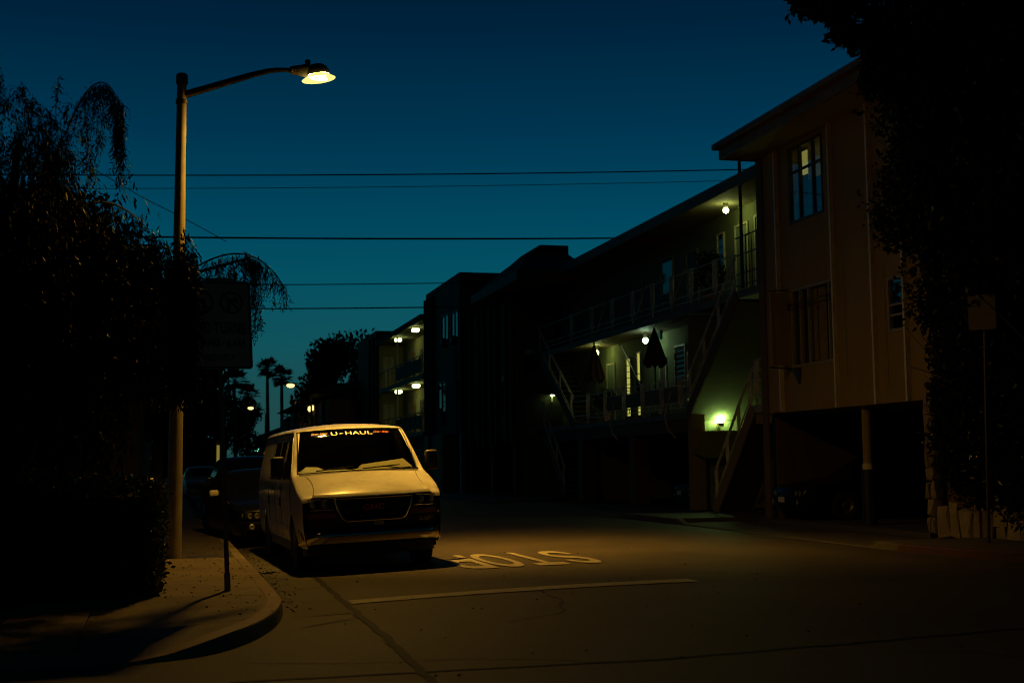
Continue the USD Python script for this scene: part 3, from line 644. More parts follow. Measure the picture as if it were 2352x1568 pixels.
# ================================================================== D: box building with sky in its windows
D0 = (13.2, 64.5, 0.1)
db = thing("flat_roofed_building", "tall dark flat-roofed block with bluish windows and lit garage pier", "building", D0)
A = Part(db, D0)
A("wall", facade(13.2, 13.4, [(60.5, 3.0), (69.1, 3.0), (69.1, 10.55), (60.5, 10.55)], [(60.9, 62.6, 7.2, 8.9), (63.2, 65.0, 7.3, 9.0), (63.9, 66.0, 4.1, 5.7), (60.6, 61.4, 4.2, 5.6)]), "stucco_brown", smooth=False)
A("wall", MB().box(13.4, 22, 60.5, 60.7, 0.1, 10.55), "stucco_dark")
A("wall", MB().box(13.4, 22, 68.9, 69.1, 0.1, 10.55), "stucco_dark")
A("roof", MB().box(13.2, 22, 60.5, 69.1, 10.552, 10.65), "roofing")
for y0, y1, z0, z1 in ((60.9, 62.6, 7.2, 8.9), (63.2, 65.0, 7.3, 9.0), (63.9, 66.0, 4.1, 5.7), (60.6, 61.4, 4.2, 5.6)):
    w = window(A, 13.2, y0, y1, z0, z1, ((y0 + y1) / 2,) if y1 - y0 > 1 else (), (), frame="rail_dark", room="stucco_dark", deep=0.6)
    if z0 > 7: A("window_plant", MB().tm(trimesh.creation.icosphere(2, 0.3).apply_transform(trimesh.transformations.scale_and_translate((0.5, 1.4, 0.9), (13.1, (y0 + y1) / 2 - 0.1, z0 + 0.25)))), "tree_leaf", w)
for y in (66.9, 67.5, 68.2, 68.8): A("fin", MB().box(13.02, 13.197, y - 0.06, y + 0.06, 3.0, 10.3), "stucco_dark")
A("drainpipe", MB().tube([(13.12, 61.2, 3.1), (13.12, 61.2, 7.0)], 0.05, 8), "dull_trim")
A("pier", MB().box(12.95, 13.6, 63.7, 66.6, 0.1, 3.0), "stucco_tan")
A("pier", MB().box(12.8, 12.948, 66.62, 67.7, 0.1, 3.0), "stucco_cream")
A("pier", MB().box(13.2, 13.5, 60.5, 60.8, 0.1, 2.99), "dull_trim")
A("vent", MB().box(12.93, 12.948, 64.3, 65.1, 0.5, 0.75), "dark_metal")
A("garage_back", MB().box(18, 18.2, 60.7, 68.9, 0.1, 3.0), "stucco_dark")
A("sign_disc", MB().lathe([(0.001, 0), (0.42, 0), (0.42, 0.12), (0.001, 0.12)], (13.0, 64.6, 3.9), (1, 0, 0), 20), "stucco_dark")

# ================================================================== E: lit corridors
E0 = (13.0, 77.0, 0.1)
eb = thing("motel_building", "two lit balcony corridors of a cream building with a tall end fin", "building", E0)
A = Part(eb, E0)
A("wall", MB().box(14.6, 14.8, 69.2, 84.6, 0.1, 9.3), "stucco_cream")
A("wall", MB().box(13.05, 14.6, 84.6, 84.8, 0.1, 9.3), "stucco_cream", label="end wall with the two lit doors")
A("floor_slab", MB().box(13.0, 14.6, 69.2, 84.6, 6.12, 6.40), "stucco_cream")
A("floor_slab", MB().box(13.0, 14.6, 69.2, 84.6, 3.05, 3.30), "stucco_cream")
A("roof", MB().box(12.9, 22, 69.2, 85.2, 9.36, 9.62), "roofing")
A("soffit", MB().box(12.95, 14.6, 69.2, 84.6, 9.30, 9.357), "soffit")
for z in (0.1, 3.3, 6.4): A("wall", MB().box(13.6, 14.58, 69.0, 69.18, z, z + 2.75), "stucco_cream")
fin = A("end_fin", MB().box(13.0, 22, 85.85, 94.5, 0.1, 10.4), "stucco_rust", label="rust coloured end block")
A("fin_strip", MB().box(12.85, 12.998, 86.4, 86.9, 0.1, 10.0), "stucco_dark", fin); A("fin_strip", MB().box(12.85, 12.998, 88.0, 88.4, 0.1, 10.0), "stucco_dark", fin)
for z in (3.3, 6.4):
    for x0, x1 in ((13.3, 13.62), (13.68, 14.0)):
        d = A("door", MB().box(x0, x1, 84.55, 84.598, z, z + 2.15), "white_trim")
        A("door_handle", MB().box(x1 - 0.06, x1 - 0.03, 84.52, 84.549, z + 1.0, z + 1.1), "dark_metal", d)
    for y in (82.6, 80.0, 77.4, 75.6, 73.6, 71.6): A("door", MB().box(14.55, 14.598, y, y + 0.9, z, z + 2.1), "door_brown" if int(y) % 2 else "stucco_rust")
    for y in np.arange(70.2, 84.4, 1.55): A("railing_post", MB().box(13.02, 13.06, y - 0.03, y + 0.03, z, z + 1.0), "rail_dark")
    A("handrail", MB().box(13.01, 13.07, 69.4, 84.5, z + 1.0, z + 1.05), "rail_dark"); A("railing_panel", MB().box(13.035, 13.045, 69.6, 78.0, z + 0.15, z + 0.9), "stucco_rust")
    A("column", MB().tube([(13.1, 77.9, z), (13.1, 77.9, z + 2.8)], 0.06, 8), "white_trim")
for y, z in ((78.95, 9.13), (73.0, 9.13), (78.85, 5.95), (72.9, 5.95)):
    l = A("ceiling_lamp", MB().box(13.12, 13.55, y - 0.22, y + 0.22, z + 0.09, z + 0.165), "white_trim")
    A("lamp_lens", MB().bbox(13.14, 13.53, y - 0.2, y + 0.2, z - 0.09, z + 0.088, 0.05), "corridor_lamp", l)

# ================================================================== vehicles
def loft_vehicle(ys, zt, rc, crown, w_of_z, taper, bow, z0, nS=22, nC=7, nT=31):
    """one skin over the whole vehicle: for each station a section up the side, round the shoulder and across the top.
    returns points (stations x profile x 3) and, for each point, (x, y before the plan bow, z, s) with s = 0 side, 1 shoulder, 2 top"""
    rows, kinds = [], []
    for y in ys:
        t, r, c, k = zt(y), rc(y), crown(y), taper(y)
        zs = np.linspace(z0, t - r, nS); xs = np.array([w_of_z(z) for z in zs]) * k
        xe = xs[-1]; a = np.linspace(0, PI / 2, nC + 1)[1:]
        cx_ = xe - 1.4 * r * (1 - np.cos(a)); cz = (t - r) + r * np.sin(a)
        xt = np.linspace(cx_[-1], 0, nT // 2 + 1)[1:]; ztp = t + c * (1 - (xt / cx_[-1]) ** 2)
        X = np.concatenate([xs, cx_, xt]); Z = np.concatenate([zs, cz, ztp])
        X = np.concatenate([X, -X[:-1][::-1]]); Z = np.concatenate([Z, Z[:-1][::-1]])
        rows.append(np.stack([X, np.full_like(X, y), Z], 1))
        K = np.concatenate([np.zeros(nS), np.ones(nC), np.full(len(xt), 2)]); kinds.append(np.concatenate([K, K[:-1][::-1]]))
    P = np.array(rows); K = np.array(kinds); raw = P.copy()
    P[..., 1] -= np.vectorize(bow)(raw[..., 1]) * (1 - np.clip(np.abs(raw[..., 0]), 0, 1.0) ** 2)
    return P, raw, K

def skin_faces(P, raw, K, classes):
    """splits the skin's faces by classes: [(name, f(x, y, z, k))]; anything else is body; name None drops the face"""
    m, n = P.shape[:2]; i = np.arange(m * n).reshape(m, n)
    F = np.stack([i[:-1, :-1], i[1:, :-1], i[1:, 1:], i[:-1, 1:]], -1).reshape(-1, 4)[:, ::-1]
    C = raw.reshape(-1, 3)[F].mean(1); k = K.reshape(-1)[F].mean(1); v = P.reshape(-1, 3)
    lab = np.full(len(F), "body", object)
    for name, fn in classes:
        sel = fn(C[:, 0], C[:, 1], C[:, 2], k) & (lab == "body"); lab[sel] = name
    out = {}
    for name in set(lab):
        q = F[lab == name]; u, inv = np.unique(q, return_inverse=True)
        out[name] = MB().add(v[u], inv.reshape(q.shape))
    return out

def lin(xs, ys):
    xs, ys = np.array(xs, float), np.array(ys, float)
    p = PchipInterpolator(xs, ys); return lambda x: float(p(np.clip(x, xs[0], xs[-1])))

class Rigid:
    """places vehicle parts: local (x right, y back, z up) -> leaning and turned on the ground"""
    def __init__(self, prim, lean=0.0, pitch=0.0):
        self.p = prim; self.R = np.array([[math.cos(lean), 0, -math.sin(lean)], [0, 1, 0], [math.sin(lean), 0, math.cos(lean)]])
    def __call__(self, name, mb, mat, parent=None, smooth=35, label=None):
        v, f = mb.arrays() if isinstance(mb, MB) else mb
        return obj(name, (v @ self.R.T, f), mat, parent or self.p, smooth, None, label)

def wheel(add, x, y, r, w, side, rim="rim_steel"):
    """tyre with tread shoulders, and a dished rim with bolts as its sub-part"""
    t = add("wheel", MB().lathe([(r * 0.56, -w * 0.42), (r * 0.80, -w / 2), (r * 0.95, -w * 0.46), (r, -w * 0.34), (r, w * 0.34), (r * 0.95, w * 0.46), (r * 0.80, w / 2), (r * 0.56, w * 0.42)], (x, y, r), (1, 0, 0), 36), "rubber")
    add("rim", MB().lathe([(0.001, side * w * 0.30), (r * 0.16, side * w * 0.32), (r * 0.2, side * w * 0.22), (r * 0.42, side * w * 0.16), (r * 0.5, side * w * 0.36), (r * 0.57, side * w * 0.42), (r * 0.57, -side * w * 0.4), (0.001, -side * w * 0.4)][::(1 if side > 0 else -1)], (x, y, r), (1, 0, 0), 28), rim, t)
    return t

# ---------------- the white cargo van
VAN = (2.71, 18.02, 0.055)
van = thing("cargo_van", "white rental cargo van facing the camera at the left kerb under the lit street lamp", "van", VAN, math.radians(2.2))
V = Rigid(van, math.radians(2.2))
vz = lin([0, 0.03, 0.08, 0.2, 0.5, 0.85, 0.95, 1.32, 1.68, 1.76, 1.9, 2.2, 2.8, 5.2, 5.45, 5.58, 5.62], [0.985, 1.035, 1.065, 1.115, 1.225, 1.325, 1.345, 1.672, 1.972, 2.003, 2.018, 2.035, 2.045, 2.03, 1.99, 1.90, 1.75])
vr = lin([0, 0.1, 0.8, 0.95, 1.6, 1.9, 2.3, 5.62], [0.02, 0.035, 0.04, 0.025, 0.035, 0.06, 0.08, 0.09])
vc = lin([0, 0.3, 0.8, 0.95, 1.6, 2.0, 5.6], [0.02, 0.05, 0.05, 0.015, 0.02, 0.055, 0.05])
vw = lin([0.36, 0.5, 0.75, 1.0, 1.2, 1.3, 1.6, 1.9, 2.05], [0.935, 0.975, 0.995, 1.0, 0.99, 0.975, 0.905, 0.835, 0.80])
vt = lin([0, 0.05, 0.15, 0.4, 5.3, 5.55, 5.62], [0.962, 0.972, 0.985, 1.0, 1.0, 0.97, 0.94])
vb = lin([0, 1.7, 2.6, 5.6], [0.10, 0.10, 0.0, 0.0])
ys = np.concatenate([np.linspace(0, 0.2, 14), np.linspace(0.215, 2.4, 110), np.linspace(2.42, 5.4, 120), np.linspace(5.42, 5.62, 12)])
P, raw, K = loft_vehicle(ys, vz, vr, vc, vw, vt, vb, 0.36, 46, 8, 49)
def pillar(z): return 0.99 + (z - 1.345) * 1.15
classes = [
    ("windshield", lambda x, y, z, k: (k > 1.5) & (y > 0.99) & (y < 1.67) & (np.abs(x) < 0.885 - (z - 1.335) * 0.16)),
    ("front_window_l", lambda x, y, z, k: (k < 0.5) & (x < 0) & (z > 1.29) & (z < 1.86) & (y > pillar(z) + 0.13) & (y < 2.02)),
    ("front_window_r", lambda x, y, z, k: (k < 0.5) & (x > 0) & (z > 1.29) & (z < 1.86) & (y > pillar(z) + 0.13) & (y < 2.02)),
    ("side_window_a", lambda x, y, z, k: (k < 0.5) & (x < 0) & (z > 1.30) & (z < 1.86) & (y > 2.20) & (y < 2.82)),
    ("side_window_b", lambda x, y, z, k: (k < 0.5) & (x < 0) & (z > 1.30) & (z < 1.86) & (y > 2.92) & (y < 3.62)),
    (None, lambda x, y, z, k: (k < 0.5) & ((np.hypot(y - 0.93, z - 0.38) < 0.44) | (np.hypot(y - 4.33, z - 0.38) < 0.44))),
]
S = skin_faces(P, raw, K, classes)
V("body", S["body"], "van_white", smooth=30)
ws = V("windshield", S["windshield"], "windshield_glass", smooth=True)
for n_ in ("front_window_l", "front_window_r"): V("side_window", S[n_], "windshield_glass", smooth=True)
for n_ in ("side_window_a", "side_window_b"): V("side_window", S[n_], "car_glass", smooth=True)
def van_surf(x, y, off=0.006):
    """a point of the van's upper skin at plan position x, station y"""
    t, r, c, k = vz(y), vr(y), vc(y), vt(y); xe = vw(t - r) * k - 1.4 * r
    z = t + c * (1 - (x / xe) ** 2); return np.array([x, y - vb(y) * (1 - min(abs(x), 1) ** 2) - off * 0.62, z + off * 0.78])
def van_side(y, z, side, off=0.006):
    x = vw(z) * vt(y) + off; return np.array([side * x, y - vb(y) * (1 - min(x, 1) ** 2), z])
# rubber round the windscreen and the doors' seams
edge = [van_surf(x, 0.99, 0.002) for x in np.linspace(-0.885, 0.885, 31)]; edge += [van_surf(0.885 - (vz(y) - 1.335) * 0.16, y, 0.002) for y in np.linspace(1.0, 1.67, 14)]
edge += [van_surf(x, 1.675, 0.002) for x in np.linspace(0.785, -0.785, 31)]; edge += [van_surf(-0.885 + (vz(y) - 1.335) * 0.16, y, 0.002) for y in np.linspace(1.66, 0.99, 14)]
V("windshield_seal", MB().tube(edge, 0.011, 6), "black_trim", ws)
cow = np.array([[van_surf(x, y, 0.004) for y in (0.88, 0.93, 0.985)] for x in np.linspace(-0.87, 0.87, 25)])
V("cowl", MB().grid(cow), "van_plastic", ws, smooth=True)
def seam(pts, r=0.006): V("panel_seam", MB().tube(pts, r, 5), "black_trim")
for s in (-1, 1):
    seam([van_side(0.98 + max(0, z - 1.3) * 1.17, z, s, 0.001) for z in np.linspace(0.85, 1.9, 16)]); seam([van_side(2.1, z, s, 0.001) for z in np.linspace(0.45, 1.92, 16)])
seam([van_side(3.72, z, -1, 0.001) for z in np.linspace(0.45, 1.92, 16)]); seam([van_side(2.87, z, -1, 0.001) for z in np.linspace(0.45, 1.92, 16)])
for s in (-1, 1): seam([van_surf(s * (0.80 - 0.04 * math.sin(q * 3)), 0.06 + 0.74 * q, 0.0) for q in np.linspace(0, 1, 14)], 0.005)
for s in (-1, 1):
    V("drip_rail", MB().tube([[s * (vw(vz(y) - vr(y)) * vt(y) - 0.002), y - vb(y) * 0.3, vz(y) - vr(y) + 0.012] for y in np.linspace(1.75, 5.4, 24)], 0.014, 6), "black_trim")
    m = MB()
    for z, h in ((1.19, 0.05),): pass
    for y in (1.96, 2.98): V("door_handle", MB().bar(van_side(y, 1.16, s, 0.02), van_side(y + 0.12, 1.16, s, 0.02), 0.025, 0.05), "black_trim")
    for y in (2.15, 3.66): V("door_hinge", MB().bar(van_side(y, 0.9, s, 0.008), van_side(y, 1.02, s, 0.008), 0.03, 0.03), "black_trim")
    V("side_trim", MB().bar(van_side(1.45, 0.60, s, 0.006), van_side(3.8, 0.60, s, 0.006), 0.02, 0.06), "van_white")
    V("sill", MB().box(s * 0.93 - 0.03, s * 0.93 + 0.03, 1.4, 3.86, 0.28, 0.40), "van_plastic")
    # arch lips
    for yc in (0.93, 4.33):
        V("wheel_arch", MB().tube([van_side(yc + 0.44 * math.cos(a), max(0.37, 0.38 + 0.44 * math.sin(a)), s, -0.004) for a in np.linspace(0.0, PI, 20)], 0.016, 6), "van_white")
        V("wheel_well", MB().box(s * 0.62 - 0.02, s * 0.62 + 0.02, yc - 0.5, yc + 0.5, 0.3, 0.95), "rubber")
V("floor_pan", MB().box(-0.9, 0.9, 0.1, 5.5, 0.30, 0.37), "rubber")
V("rear_panel", MB().box(-0.86, 0.86, 5.59, 5.615, 0.4, 1.74), "van_white")
V("axle_beam", MB().box(-0.7, 0.7, 0.82, 1.0, 0.24, 0.42).box(-0.35, 0.35, 0.1, 0.8, 0.22, 0.36), "rubber")
for s in (-1, 1):
    wheel(V, s * 0.855, 0.93, 0.375, 0.25, s); wheel(V, s * 0.855, 4.33, 0.375, 0.25, s)
# interior
V("dashboard", MB().tm(trimesh.convex.convex_hull(np.array([[x, y, z] for x in (-0.86, 0.86) for y, z in ((1.0, 1.16), (1.06, 1.31), (1.32, 1.40), (1.48, 1.36), (1.48, 0.9), (1.0, 0.9))]))), "dash_tan")
V("instrument_hood", MB().tm(trimesh.convex.convex_hull(np.array([[0.0, 1.20, 1.36], [0.12, 1.34, 1.46], [0.74, 1.34, 1.52], [0.85, 1.22, 1.40], [0.1, 1.46, 1.44], [0.75, 1.46, 1.50], [0.0, 1.5, 1.3], [0.85, 1.5, 1.3]]))), "dash_tan")
V("papers", MB().tm(trimesh.convex.convex_hull(np.array([[-0.82, 1.14, 1.37], [-0.72, 1.26, 1.46], [-0.55, 1.28, 1.45], [-0.40, 1.22, 1.385], [-0.8, 1.32, 1.40], [-0.45, 1.32, 1.40]]))), "decal_white")
for x in (-0.42, 0.42):
    s_ = V("seat", MB().bbox(x - 0.24, x + 0.24, 1.75, 2.25, 0.75, 0.92, 0.04), "seat_grey")
    V("seat_back", MB().bbox(x - 0.24, x + 0.24, 2.2, 2.36, 0.9, 1.5, 0.05), "seat_grey", s_); V("head_rest", MB().bbox(x - 0.13, x + 0.13, 2.25, 2.34, 1.52, 1.72, 0.03), "seat_grey", s_)
a = np.linspace(0, 2 * PI, 25); V("steering_wheel", MB().tube([(0.42 + 0.19 * math.cos(q), 1.60 - 0.08 * math.sin(q), 1.22 + 0.17 * math.sin(q)) for q in a], 0.016, 8, False), "black_trim")
V("bulkhead", MB().box(-0.8, 0.8, 2.55, 2.58, 0.4, 1.95), "interior_dark")
V("rear_view_mirror", MB().bbox(-0.12, 0.12, 1.56, 1.60, 1.76, 1.83, 0.012).bar((0, 1.6, 1.83), (0, 1.66, 1.92), 0.02, 0.02), "black_trim")
# front end
fy = lin([0, 0.4, 0.75, 0.88, 0.945, 0.975], [-0.125, -0.108, -0.055, 0.015, 0.14, 0.30])
def front(x, z, off=0.0): return np.array([x, fy(abs(x)) - off + (1.06 - z) * 0.02, z])
xs = np.concatenate([-np.linspace(0.975, 0, 40), np.linspace(0, 0.975, 40)[1:]])
fas = V("front_fascia", MB().grid(np.array([[front(x, z) + (0, 0.02 if z > 1.03 else 0, 0) for z in (0.46, 0.62, 0.70, 0.86, 0.98, 1.02, 1.045)] for x in xs])[:, ::-1]), "van_plastic", smooth=40)
V("hood_lip", MB().grid(np.array([[front(x, z, 0.012 if z < 1.07 else -0.03) for z in (1.025, 1.05, 1.085)] for x in xs[6:-6]])[:, ::-1]), "van_white", smooth=True)
for s in (-1, 1):
    h = V("headlight", MB().grid(np.array([[front(s * x, z, 0.010) for z in np.linspace(0.885, 1.02, 5)] for x in np.linspace(0.565, 0.925, 12)])[:, ::(-1 if s > 0 else 1)]), "black_trim", smooth=True)
    for xc in (0.655, 0.805):
        c = front(s * xc, 0.955, 0.008)
        V("reflector", MB().lathe([(0.062, -0.012), (0.058, 0.005), (0.04, 0.006), (0.02, 0.001), (0.001, 0.008)], c, (0, -1, 0), 20, sx=1.0, sy=1.0), "reflector", h)
        V("bulb_cap", MB().lathe([(0.018, 0.002), (0.016, 0.016), (0.001, 0.02)], c, (0, -1, 0), 12), "chrome", h)
    V("headlight_bezel", MB().tube([front(s * x, z, 0.024) for x, z in resample([(0.56, 0.88), (0.93, 0.88), (0.935, 1.018), (0.56, 1.018), (0.56, 0.88)], 0.06)], 0.007, 6, False), "chrome", h)
    V("headlight_lens", MB().grid(np.array([[front(s * x, z, 0.028) for z in np.linspace(0.885, 1.02, 4)] for x in np.linspace(0.565, 0.925, 10)])[:, ::(-1 if s > 0 else 1)]), "lens_glass", h, smooth=True)
    amb = V("turn_signal", MB().grid(np.array([[front(s * x, z, 0.02) for z in (0.765, 0.80, 0.835)] for x in np.linspace(0.525, 0.945, 12)])[:, ::(-1 if s > 0 else 1)]), "amber_lens", smooth=True)
    for x in np.linspace(0.58, 0.9, 6): V("lens_rib", MB().bar(front(s * x, 0.768, 0.022), front(s * x, 0.832, 0.022), 0.012, 0.006, (0, 1, 0)), "amber_lens", amb)
gp = [(-0.535, 1.005), (-0.52, 1.02), (0.52, 1.02), (0.535, 1.005), (0.50, 0.88), (0.43, 0.745), (0.37, 0.715), (-0.37, 0.715), (-0.43, 0.745), (-0.50, 0.88)]
gpoly = Polygon(gp)
gr = V("grille", MB().tube([front(x, z, 0.03) for x, z in resample(gp + [gp[0]], 0.05)], 0.019, 8, False), "chrome")
V("grille_mesh", MB().grid(np.array([[front(x, z, 0.006) for z in (0.73, 0.9, 1.04)] for x in np.linspace(-0.42, 0.42, 21)])[:, ::-1]), "rubber", gr)
for z in (0.80, 0.87, 0.94, 1.0): V("grille_bar", MB().tube([front(x, z, 0.014) for x in np.linspace(-0.47 + (0.94 - z) * 0.3 * (z < 0.94), 0.47 - (0.94 - z) * 0.3 * (z < 0.94), 13)], 0.007, 5), "black_trim", gr)
def lettering(text, height, fn, mat, name, parent=None, width=None, bold=True, depth=0.004, adder=None, slant=0.0):
    m = meshkit.text_mesh(text, height, depth, bold=bold); v = np.array(m.vertices)
    v[:, 0] -= v[:, 0].min()
    if width: v[:, 0] *= width / v[:, 0].max()
    m = trimesh.Trimesh(v, m.faces).subdivide_to_size(0.08); v = np.array(m.vertices)
    v[:, 0] += slant * v[:, 1]
    return (adder or V)(name, (np.array([fn(*q) for q in v]), m.faces), mat, parent, smooth=False)
lettering("GMC", 0.075, lambda x, y, z: front(x - 0.15, 0.855 + y, 0.03 + z * 3), "emblem_red", "emblem", gr, width=0.29)
lettering("BE 4670 Z", 0.050, lambda x, y, z: front(0.63 + x, 0.665 + y, 0.006 + z), "decal_white", "fleet_number", None, width=0.23, bold=False)
V("bumper", MB().grid(np.array([[[x * 1.02, fy(abs(x)) - o + 0.02, z] for z, o in ((0.395, 0.02), (0.40, 0.055), (0.43, 0.075), (0.52, 0.088), (0.575, 0.075), (0.60, 0.05), (0.605, 0.0))] for x in xs])[:, ::-1]), "chrome", smooth=50)
V("bumper_pad", MB().grid(np.array([[[x * 1.01, fy(abs(x)) - o + 0.02, z] for z, o in ((0.608, 0.07), (0.625, 0.06), (0.628, 0.0))] for x in xs])[:, ::-1]), "van_plastic", smooth=40)
V("air_dam", MB().grid(np.array([[[x * 0.95, fy(abs(x)) + 0.06, z] for z in (0.25, 0.40)] for x in xs])[:, ::-1]), "van_plastic")
V("tow_tag", MB().bbox(-0.02, 0.12, -0.17, -0.145, 0.645, 0.695, 0.006), "plate_white")
# windscreen lettering: bold white word with thin orange script on both sides
def on_ws(x0, y0): return lambda x, y, z: van_surf(x0 + x, y0 + y * 0.74, 0.004 + z)
lettering("U-HAUL", 0.085, on_ws(-0.30, 1.555), "decal_white", "windshield_lettering", ws, width=0.62, depth=0.001)
lettering("One-Way", 0.062, on_ws(0.33, 1.575), "decal_orange", "windshield_script", ws, width=0.24, bold=False, depth=0.001, slant=0.35)
lettering("One-Way", 0.062, on_ws(-0.60, 1.575), "decal_orange", "windshield_script", ws, width=0.24, bold=False, depth=0.001, slant=0.35)
for x0, x1, d in ((-0.62, -0.02, 1), (0.05, 0.66, 1)):
    wb = V("wiper", MB().tube([van_surf(x, 1.01 + 0.05 * q, 0.02) for q, x in zip(np.linspace(0, 1, 10), np.linspace(x0, x1 - 0.05, 10))], 0.010, 6), "black_trim")
    V("wiper_arm", MB().tube([van_surf(x1, 0.92, 0.02), van_surf(x1 - 0.1, 0.98, 0.035), van_surf((x0 + x1) / 2, 1.035, 0.03)], 0.009, 6), "black_trim", wb)
V("antenna", MB().tube([van_surf(0.78, 0.86, 0.0), van_surf(0.78, 0.86, 0.0) + (0.0, 0.14, 0.5)], 0.003, 5), "black_trim")
for s in (-1, 1):
    mm = V("mirror", MB().bbox(s * 1.135 - 0.10, s * 1.135 + 0.10, 1.10, 1.24, 1.33, 1.63, 0.035), "van_plastic", smooth=50)
    V("mirror_arm", MB().bar((s * 0.96, 1.2, 1.42), (s * 1.06, 1.18, 1.42), 0.05, 0.035).bar((s * 0.94, 1.2, 1.53), (s * 1.06, 1.18, 1.53), 0.05, 0.035), "van_plastic", mm)
    V("mirror_glass", MB().box(s * 1.135 - 0.08, s * 1.135 + 0.08, 1.241, 1.245, 1.36, 1.60), "reflector", mm)

# ---------------- other cars, all from one builder
def car(name, label, cat, loc, rz, paint, lean=0.0, kind="sedan", mirror_paint=None, group=None):
    t = thing(name, label, cat, loc, rz, group); C = Rigid(t, lean)
    if kind == "suv": L, W, z = 4.75, 0.94, lin([0, .05, .2, .9, 1.15, 1.3, 1.95, 2.2, 3.6, 4.4, 4.65, 4.75], [.80, .92, 1.02, 1.12, 1.15, 1.2, 1.66, 1.72, 1.73, 1.68, 1.45, 1.0]); y0, y1, wz0, wz1 = 1.25, 1.92, 1.16, 1.60
    elif kind == "hatch": L, W, z = 4.3, 0.86, lin([0, .05, .2, .8, 1.0, 1.1, 1.85, 2.1, 3.4, 3.95, 4.2, 4.3], [.66, .74, .82, .94, .98, 1.02, 1.46, 1.51, 1.50, 1.42, 1.1, .8]); y0, y1, wz0, wz1 = 1.12, 1.8, .99, 1.40
    else: L, W, z = 4.7, 0.89, lin([0, .05, .2, 1.0, 1.25, 1.35, 2.05, 2.3, 3.2, 4.0, 4.6, 4.7], [.60, .70, .77, .90, .93, .96, 1.37, 1.42, 1.40, 1.08, .98, .75]); y0, y1, wz0, wz1 = 1.4, 1.98, .94, 1.30
    H = z(L * 0.55)
    w_ = lin([0.25, 0.45, 0.7, wz0, H], [W * .94, W, W * 1.0, W * .97, W * .70])
    tp = lin([0, .1, .5, L - .5, L], [.84, .90, 1, 1, .88])
    P, raw, K = loft_vehicle(np.concatenate([np.linspace(0, .3, 10), np.linspace(.34, L, 70)]), z, lin([0, 1, L], [.06, .07, .08]), lin([0, L * .5, L], [.03, .03, .03]), w_, tp, lin([0, .6, 1.6, L - .5, L], [.16, .10, 0, 0, -.08]), 0.25, 20, 5, 25)
    ap = lambda zz: y0 + (zz - wz0) / (wz1 - wz0) * (y1 - y0)
    wr = 0.33 if kind != "suv" else 0.37; fy0, ry0 = 0.92, L - 0.98
    S = skin_faces(P, raw, K, [("windshield", lambda x, y, zz, k: (k > 1.5) & (y > y0) & (y < y1)),
        ("rear_window", lambda x, y, zz, k: (k > 1.5) & (y > L - (1.5 if kind == "sedan" else .55)) & (zz > wz0 + .06) & (zz < H - .05)),
        *[("side%d%d" % (sd, fr_), lambda x, y, zz, k, sd=sd, fr_=fr_: (k < .5) & (x * sd > 0) & (zz > wz0 + .03) & (zz < wz1) & (y > ap(zz) + .1) & (y < L - (.75 if kind != "sedan" else 1.15)) & ((y - L * .52) * fr_ > .04)) for sd in (-1, 1) for fr_ in (-1, 1)],
        (None, lambda x, y, zz, k: (k < .5) & ((np.hypot(y - fy0, zz - wr) < wr + .06) | (np.hypot(y - ry0, zz - wr) < wr + .06)))])
    C("body", S["body"], paint, smooth=30)
    for n_, nm in (("windshield", "windshield"), ("rear_window", "rear_window"), *[("side%d%d" % (sd, fr_), "side_window") for sd in (-1, 1) for fr_ in (-1, 1)]):
        if n_ in S: C(nm, S[n_], "car_glass", smooth=True)
    zf = z(0.05)
    fr = lambda x, zz, o: np.array([x, -.16 * (1 - min(abs(x), 1) ** 2) + .02 - o + max(0, abs(x) - .6) * .3, zz])
    C("front_panel", MB().grid(np.array([[fr(x, zz, .0) for zz in (.22, .4, zf - .02)] for x in np.linspace(-W * .86, W * .86, 21)])[:, ::-1]), paint, smooth=40)
    C("bumper", MB().grid(np.array([[fr(x, zz, o) for zz, o in ((.28, .03), (.34, .06), (.46, .06), (.5, .02))] for x in np.linspace(-W * .9, W * .9, 21)])[:, ::-1]), paint, smooth=40)
    g = C("grille", MB().grid(np.array([[fr(x, zz, .015) for zz in (.52, zf - .06)] for x in np.linspace(-.36, .36, 9)])[:, ::-1]), "black_trim")
    for k in range(4): C("grille_bar", MB().tube([fr(x, .53 + (zf - .6) * (k + .5) / 4, .02) for x in np.linspace(-.34, .34, 7)], .008, 5), "van_plastic", g)
    for s in (-1, 1):
        h = C("headlight", MB().grid(np.array([[fr(s * x, zz, .02 - max(0, x - .6) * .2) for zz in (zf - .17, zf - .1, zf - .035)] for x in np.linspace(.42, W * .86, 8)])[:, ::(-1 if s > 0 else 1)]), "black_trim", smooth=True)
        for xc in (.50, .62, .72):
            C("reflector", MB().lathe([(.055, -.004), (.048, .004), (.03, .004), (.012, -.004), (.001, .006)], fr(s * xc, zf - .1, .022), (0, -1, 0), 14), "car_reflector", h)
        C("fog_lamp", MB().lathe([(.06, .0), (.04, .012), (.001, .004)], fr(s * .6, .4, .062), (0, -1, 0), 14), "car_reflector")
        mr = C("mirror", MB().bbox(s * (W + .10) - .09, s * (W + .10) + .09, y0 + .28, y0 + .40, wz0 + .0, wz0 + .13, .03), mirror_paint or paint, smooth=50)
        C("mirror_arm", MB().bar((s * (W - .05), y0 + .36, wz0 + .03), (s * (W + .03), y0 + .36, wz0 + .05), .06, .04), "black_trim", mr)
        for yy in (fy0, ry0): wheel(C, s * (W - .12), yy, wr, .21, s)
    C("plate", MB().box(-.15, .15, -.235, -.225, .40, .52), "plate_white")
    C("floor_pan", MB().box(-W * .85, W * .85, .1, L - .1, .2, .27), "rubber")
    return t
